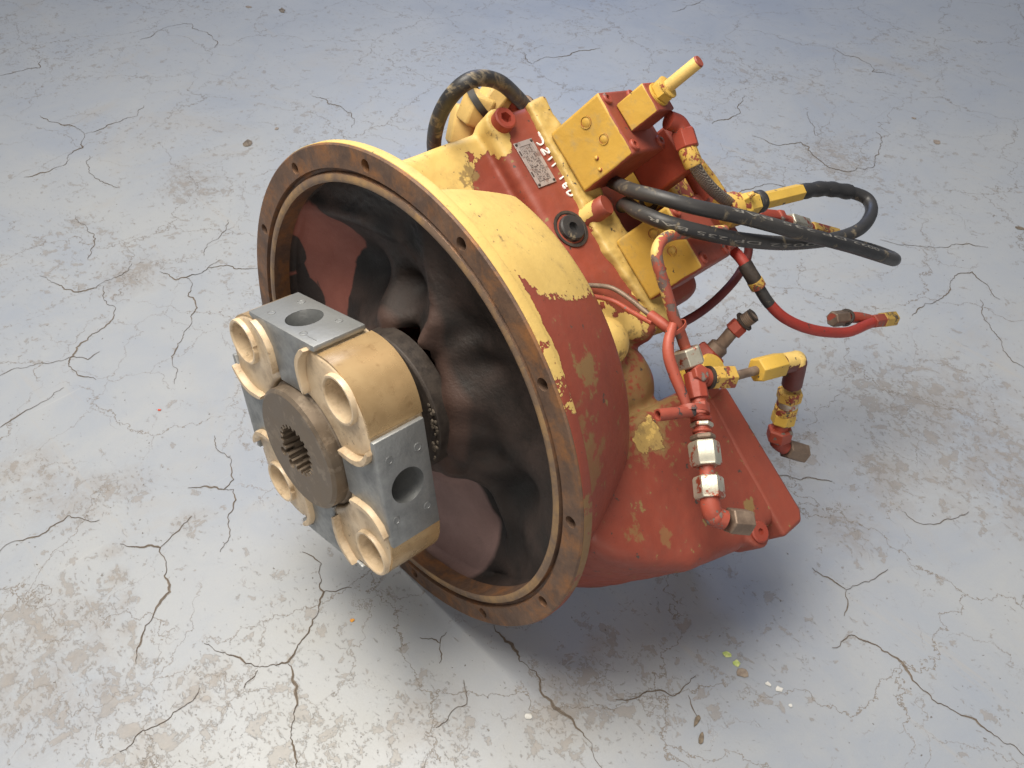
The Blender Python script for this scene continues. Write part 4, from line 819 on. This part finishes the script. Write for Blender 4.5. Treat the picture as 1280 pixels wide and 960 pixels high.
# branch
a, b = seg('branch', 0); part('neck', MB().lathe([(0,0),(0,.0088),(.012,.0088),(.012,.0095),((b-a).length*1.0,.0095),((b-a).length,0)], a, b-a, 24), m_redworn, tee)
a, b = seg('branch', 1); nut((a, b), 0, 0, .0225, m_yelworn, tee); part('seal_ring', MB().lathe([(-.002,0),(-.002,.0122),(.001,.0122),(.001,0)], a, b-a, 28), m_dark, tee)
bt = part('branch_pipe', MB().tube(P['branch'][2:], .0050, 16, 4), m_brown, root, label='short brown pipe leading to the hanging elbow')
a, b = seg('branch', 3); nut((a, b), 0, 0, .0245, m_yel, bt, cham=.18)
el = part('elbow', MB().tube([P['branch'][4], P['branch'][5], P['down'][0], P['down'][1]], .0115, 22, 6).ellipsoid(P['down'][0], (.0118,.0118,.0118), n=12), paint('elbow_paint', bias=.1, scale=40, amp=1.2, nrm=[(c3(UPL), .8)], red=(.13,.035,.028), chips=1.5), root, ang=60, label='yellow and dark elbow hanging beside the second pump case')
for t0, t1, af, mt, nm, n_ in ((.28,.42,.0255,m_yelworn,'hex_nut',6),(.40,.47,.0245,m_zinc,'collar',24),(.48,.56,.026,m_yelworn,'collar',24),(.56,.72,.0245,m_yel,'hex_nut',6),(.80,.96,.026,m_redworn,'hex_nut',6)): nut('down', t0, t1, af, mt, el, nm, n=n_)
part('neck', MB().tube(P['down'][3:]+[P['downend'][1]], .0085, 18, 4).ellipsoid(P['down'][5], (.0092,.0092,.0092), n=10), m_red, el, ang=60)
a, b = seg('downend', 1); nut((a, b), 0, 0, .0215, m_brown, el); 
part('plug_end', MB().lathe([(0,0),(0,.006),(.003,.006),(.003,.003),(0.0,.003)], b, b-a, 18), m_dark, el)
# sleeve, clamps, stub and thin lines
m_sl = paint('sleeve_paint', bias=-.5, scale=30, amp=1., red=(.36,.075,.045), chips=2.0, metalc=(.06,.05,.05), off=(8,1,1))
sl = part('red_sleeve', MB().tube(P['sleeve'], lambda t: .0046+.0014*math.sin(pi*t), 18, 6), m_sl, root, label='orange red sleeve strapped beside the tee')
a = Vector(P['sleeve'][0]).lerp(Vector(P['rigid'][-2]), .45); d_ = Vector(P['rigid'][-1])-Vector(P['rigid'][-2])
def strap(c, d, rx, ry, t, mat, parent, side):
    R = rotm(d); s_ = Vector(side); s_ = (s_-s_.dot(d.normalized())*d.normalized()).normalized(); q = d.normalized().cross(s_); vs = []; fs = []; n = 32
    for z, k in ((-t,1.0),(-t,1.13),(t,1.13),(t,1.0)):
        for i in range(n):
            a_ = 2*pi*i/n; vs.append(Vector(c)+s_*math.cos(a_)*rx*k+q*math.sin(a_)*ry*k+d.normalized()*z)
    for j in range(4):
        for i in range(n): fs.append((j*n+i, j*n+(i+1)%n, ((j+1)%4)*n+(i+1)%n, ((j+1)%4)*n+i))
    return part('strap', MB().add(vs, fs), mat, parent, ang=40)
strap(a, d_, .0105, .0072, .0022, m_sl, sl, Vector(P['rigid'][-2])-Vector(P['sleeve'][0]))
a = Vector(P['sleeve'][-1]).lerp(Vector(P['main'][4]), .5); strap(a, Vector(P['main'][5])-Vector(P['main'][3]), .0165, .0125, .0030, m_sl, sl, Vector(P['main'][4])-Vector(P['sleeve'][-1]))
st = [Vector(q) for q in P['stub']]; st = [st[0], st[1], st[2]]
L2 = (st[2]-st[0]); part('stub_pipe', MB().lathe([(0,0),(0,.0058),(L2.length,.0062),(L2.length,.0045),(L2.length-.012,.0042),(L2.length-.012,0)], st[0], L2, 24), m_sl, root, label='short open red stub pointing left')
for k in ('thin1','thin2'): hose('thin_line', k, .0027, m_brown if k == 'thin1' else m_redworn, 'upper thin control line' if k == 'thin1' else 'lower thin control line', 10)
part('line_sleeve', MB().tube(P['thinsleeve'], .0058, 14, 4), m_redworn, root)
# fittings under the pilot valve and the braided hose
be = part('valve_elbow', MB().tube(P['braidelb'], .010, 18, 5), m_red, root, label='dark red elbow under the pilot valve')
a, b = seg('braidnut', 0); nut((a, b), 0, 0, .023, m_red, be)
def braid_mat():
    s = NT('steel_braid'); 
    w1 = s.n('ShaderNodeTexWave', wave_type='BANDS', bands_direction='DIAGONAL'); s.put(w1.inputs[0], s.obj); w1.inputs['Scale'].default_value = 260
    w2 = s.n('ShaderNodeTexWave', wave_type='BANDS', bands_direction='X'); s.put(w2.inputs[0], s.scalev((1,1,1),(.6,.9,.5))); w2.inputs['Scale'].default_value = 240
    h = s.math('MULTIPLY', w1.outputs['Fac'], w2.outputs['Fac']); return s.fin(s.mix(s.ramp(h, 0, .6), (.10,.08,.065), (.52,.45,.38)), .4, h, .0008, .6)
bh = part('braided_hose', MB().tube(P['braid'], .0068, 22, 10), braid_mat(), root, ang=60, label='steel braided hose curving down from the pilot valve')
a, b = seg('braidferr', 0); part('ferrule', MB().lathe([(0,0),(0,.0095),(.003,.0102),((b-a).length-.002,.0102),((b-a).length,.0094),((b-a).length,0)], a, b-a, 24), m_yelworn, bh)
hose('red_pipe', 'redtube2', .0075, m_red, 'dark red pipe between the blocks', 16); hose('yellow_pipe', 'yeltube', .008, m_yelworn, 'dusty yellow pipe behind the braided hose', 16)
part('drain_block', MB().box((-.018,-.028,-.05),(.018,.028,.012), MV, P['downtube'][0]), m_red, root, bevel=.003)
part('cap_plug', MB().lathe([(-.03,0),(-.03,.0165),(.006,.0165),(.009,.0145),(.010,0)], P['yelplug'][0], E3, 32), m_yel, root)
# arch hose and valve cluster on the far side
ah = hose('arch_hose', 'arch', .0084, m_rubclean, 'black hose arching over the far yellow fittings')
a, b = seg('archferr', 0); part('ferrule', MB().lathe([(0,0),(0,.0110),(.003,.0122),(.030,.0122),(.030,0)], a, b-a, 24), m_brown, ah)
Lp = [Vector(q) for q in P['lumps']]
m_clu = paint('cluster_paint', bias=.78, scale=24, amp=1.5, off=(9,4,1), yel=(.60,.41,.14), chips=.8)
cl = part('side_fitting', MB().hexa(Lp[0], Lp[4], .040, n=8, ph=.2, cham=.25), m_clu, root, bevel=.002, label='cluster of yellow and red fittings on the far side')
for i, (q, af, ln) in enumerate(((Lp[1],.040,.030),(Lp[2],.038,.024),(Lp[3],.034,.020))):
    d = Vector((.25*(i-1),.35,1)).normalized(); part('hex_nut', MB().hexa(q-d*ln, q+d*ln*.5, af, ph=.4*i, cham=.2), m_clu, cl, bevel=.002)
part('hex_nut', MB().hexa(Lp[4]-Vector((0,.02,.025)), Lp[4]+Vector((.002,.012,.012)), .036, ph=.2), m_red, cl, bevel=.001)
part('hex_nut', MB().hexa(Lp[3]+Vector((.004,-.02,-.01)), Lp[3]+Vector((.004,.006,.016)), .034, ph=.8, cham=.2), m_clu, cl, bevel=.002)
part('hex_nut', MB().hexa(Lp[0]+Vector((.02,-.02,0)), Lp[0]+Vector((.03,.012,.02)), .040, ph=.1, cham=.2), m_clu, cl, bevel=.002)
part('tongue', MB().box((-.020,-.012,-.020),(.020,.012,.004), MBF, Lp[5]), m_clu, cl, bevel=.004, seg=3)
part('tongue', MB().box((-.016,-.014,-.022),(.012,.010,.002), MBF, Lp[0]+Vector((.03,-.02,-.01))), m_clu, cl, bevel=.004, seg=3)
part('cable_tie', MB().lathe([(-.004,.0205),(-.004,.0225),(.004,.0225),(.004,.0205)], Lp[2]+Vector((0,0,.003)), Lp[4]-Lp[0], 24, closed=True), m_sleeve, cl)
# printing on the hoses
def hose_text(key, t0, t1, txt, parent, r, view):
    cu = bpy.data.curves.new('t', 'FONT'); cu.body = txt; cu.size = 1; o = bpy.data.objects.new('t', cu); col.objects.link(o)
    bpy.context.view_layer.update(); me = bpy.data.meshes.new_from_object(o.evaluated_get(bpy.context.evaluated_depsgraph_get())); bpy.data.objects.remove(o)
    bm = bmesh.new(); bm.from_mesh(me)
    bmesh.ops.triangulate(bm, faces=bm.faces); bmesh.ops.subdivide_edges(bm, edges=[e for e in bm.edges if e.calc_length() > .2], cuts=2)
    W_ = max(v.co.x for v in bm.verts); p = smooth(P[key], 24); n = len(p)-1; L_ = sum((p[i+1]-p[i]).length for i in range(round(t0*n), round(t1*n)))
    sc = L_/W_; sh = .0048
    for v in bm.verts:
        u = 1-v.co.x/W_; f_ = (t0+(t1-t0)*u)*n; i = min(int(f_), n-1); c = p[i].lerp(p[i+1], f_-i); t = (p[i+1]-p[i]).normalized()
        vw = Vector(view); vw = (vw-vw.dot(t)*t).normalized(); sd = t.cross(vw); ang_ = (v.co.y-.35)*sh/r
        v.co = c+(r+.00015)*(vw*math.cos(ang_)+sd*math.sin(ang_)*TS)
    bm.to_mesh(me); bm.free(); me.materials.clear()
    return part('hose_print', me, m_print, parent, ang=60, kind='stuff')
TS = 1
m_print = NT('hose_print').fin((.20,.19,.175), .7)
cl_ = Vector(CAM_LOC); camloc = RW.transposed()@(cl_-Vector((0,0,ROOT_Z)))
hose_text('hoseA', .36, .60, '0022 DP 235 BAR', hA, .0078, (.3,-.15,.95))
hose_text('hoseB', .20, .50, '0022 DP 235 BAR', hB, .0078, (.75,-.5,.35))
# ---------------------------------------------------------------- litter on the floor
def flake(name, x, y, size, asp, rot, mat, label, cat, h=.0004, seed=0, curl=.3):
    rn = random.Random(seed); n = 9; pts = []
    for i in range(n):
        a = 2*pi*i/n; r = size*rn.uniform(.65, 1.1); pts.append((r*math.cos(a)*asp, r*math.sin(a)))
    mb = MB(); vs = [(px, py, .0009+curl*size*(px/size/asp)**2*.5) for px, py in pts]+[(px*.92, py*.92, h+.0009+curl*size*(px/size/asp)**2*.5) for px, py in pts]
    mb.add(vs, [tuple(range(n))[::-1], tuple(range(n, 2*n))]+[(i,(i+1)%n,n+(i+1)%n,n+i) for i in range(n)])
    me = mb.mesh(name); me.materials.append(mat); o = bpy.data.objects.new(name, me); col.objects.link(o); o.location = (x, y, 0); o.rotation_euler = (0,0,rot); shade(me, 30)
    o['label'] = label; o['category'] = cat; return o
def flat(name, c1, c2, r=.7, sc=200): 
    s = NT(name); n = s.noise(sc, 4, .6); return s.fin(s.mix(s.ramp(n, .35, .65), c1, c2), r, n, .0005)
mo = flat('orange_chip', (.62,.26,.03), (.7,.34,.06)); md_ = flat('dark_leaf', (.09,.07,.05), (.20,.16,.115)); mw = flat('paint_flake', (.62,.62,.60), (.45,.45,.43)); mg = flat('green_film', (.35,.48,.12), (.62,.66,.30), .35); mb_ = flat('brown_flake', (.20,.16,.13), (.30,.25,.20)); mr = flat('red_chip', (.5,.06,.03), (.6,.1,.05))
for i, (nm, xy, sz, asp, rt, mt, lb, ct) in enumerate(LITTER):
    flake(nm, xy[0], xy[1], sz, asp, rt, dict(o=mo, d=md_, w=mw, g=mg, b=mb_, r=mr)[mt], lb, ct, seed=i+1, curl=.12 if mt in 'db' else .1)
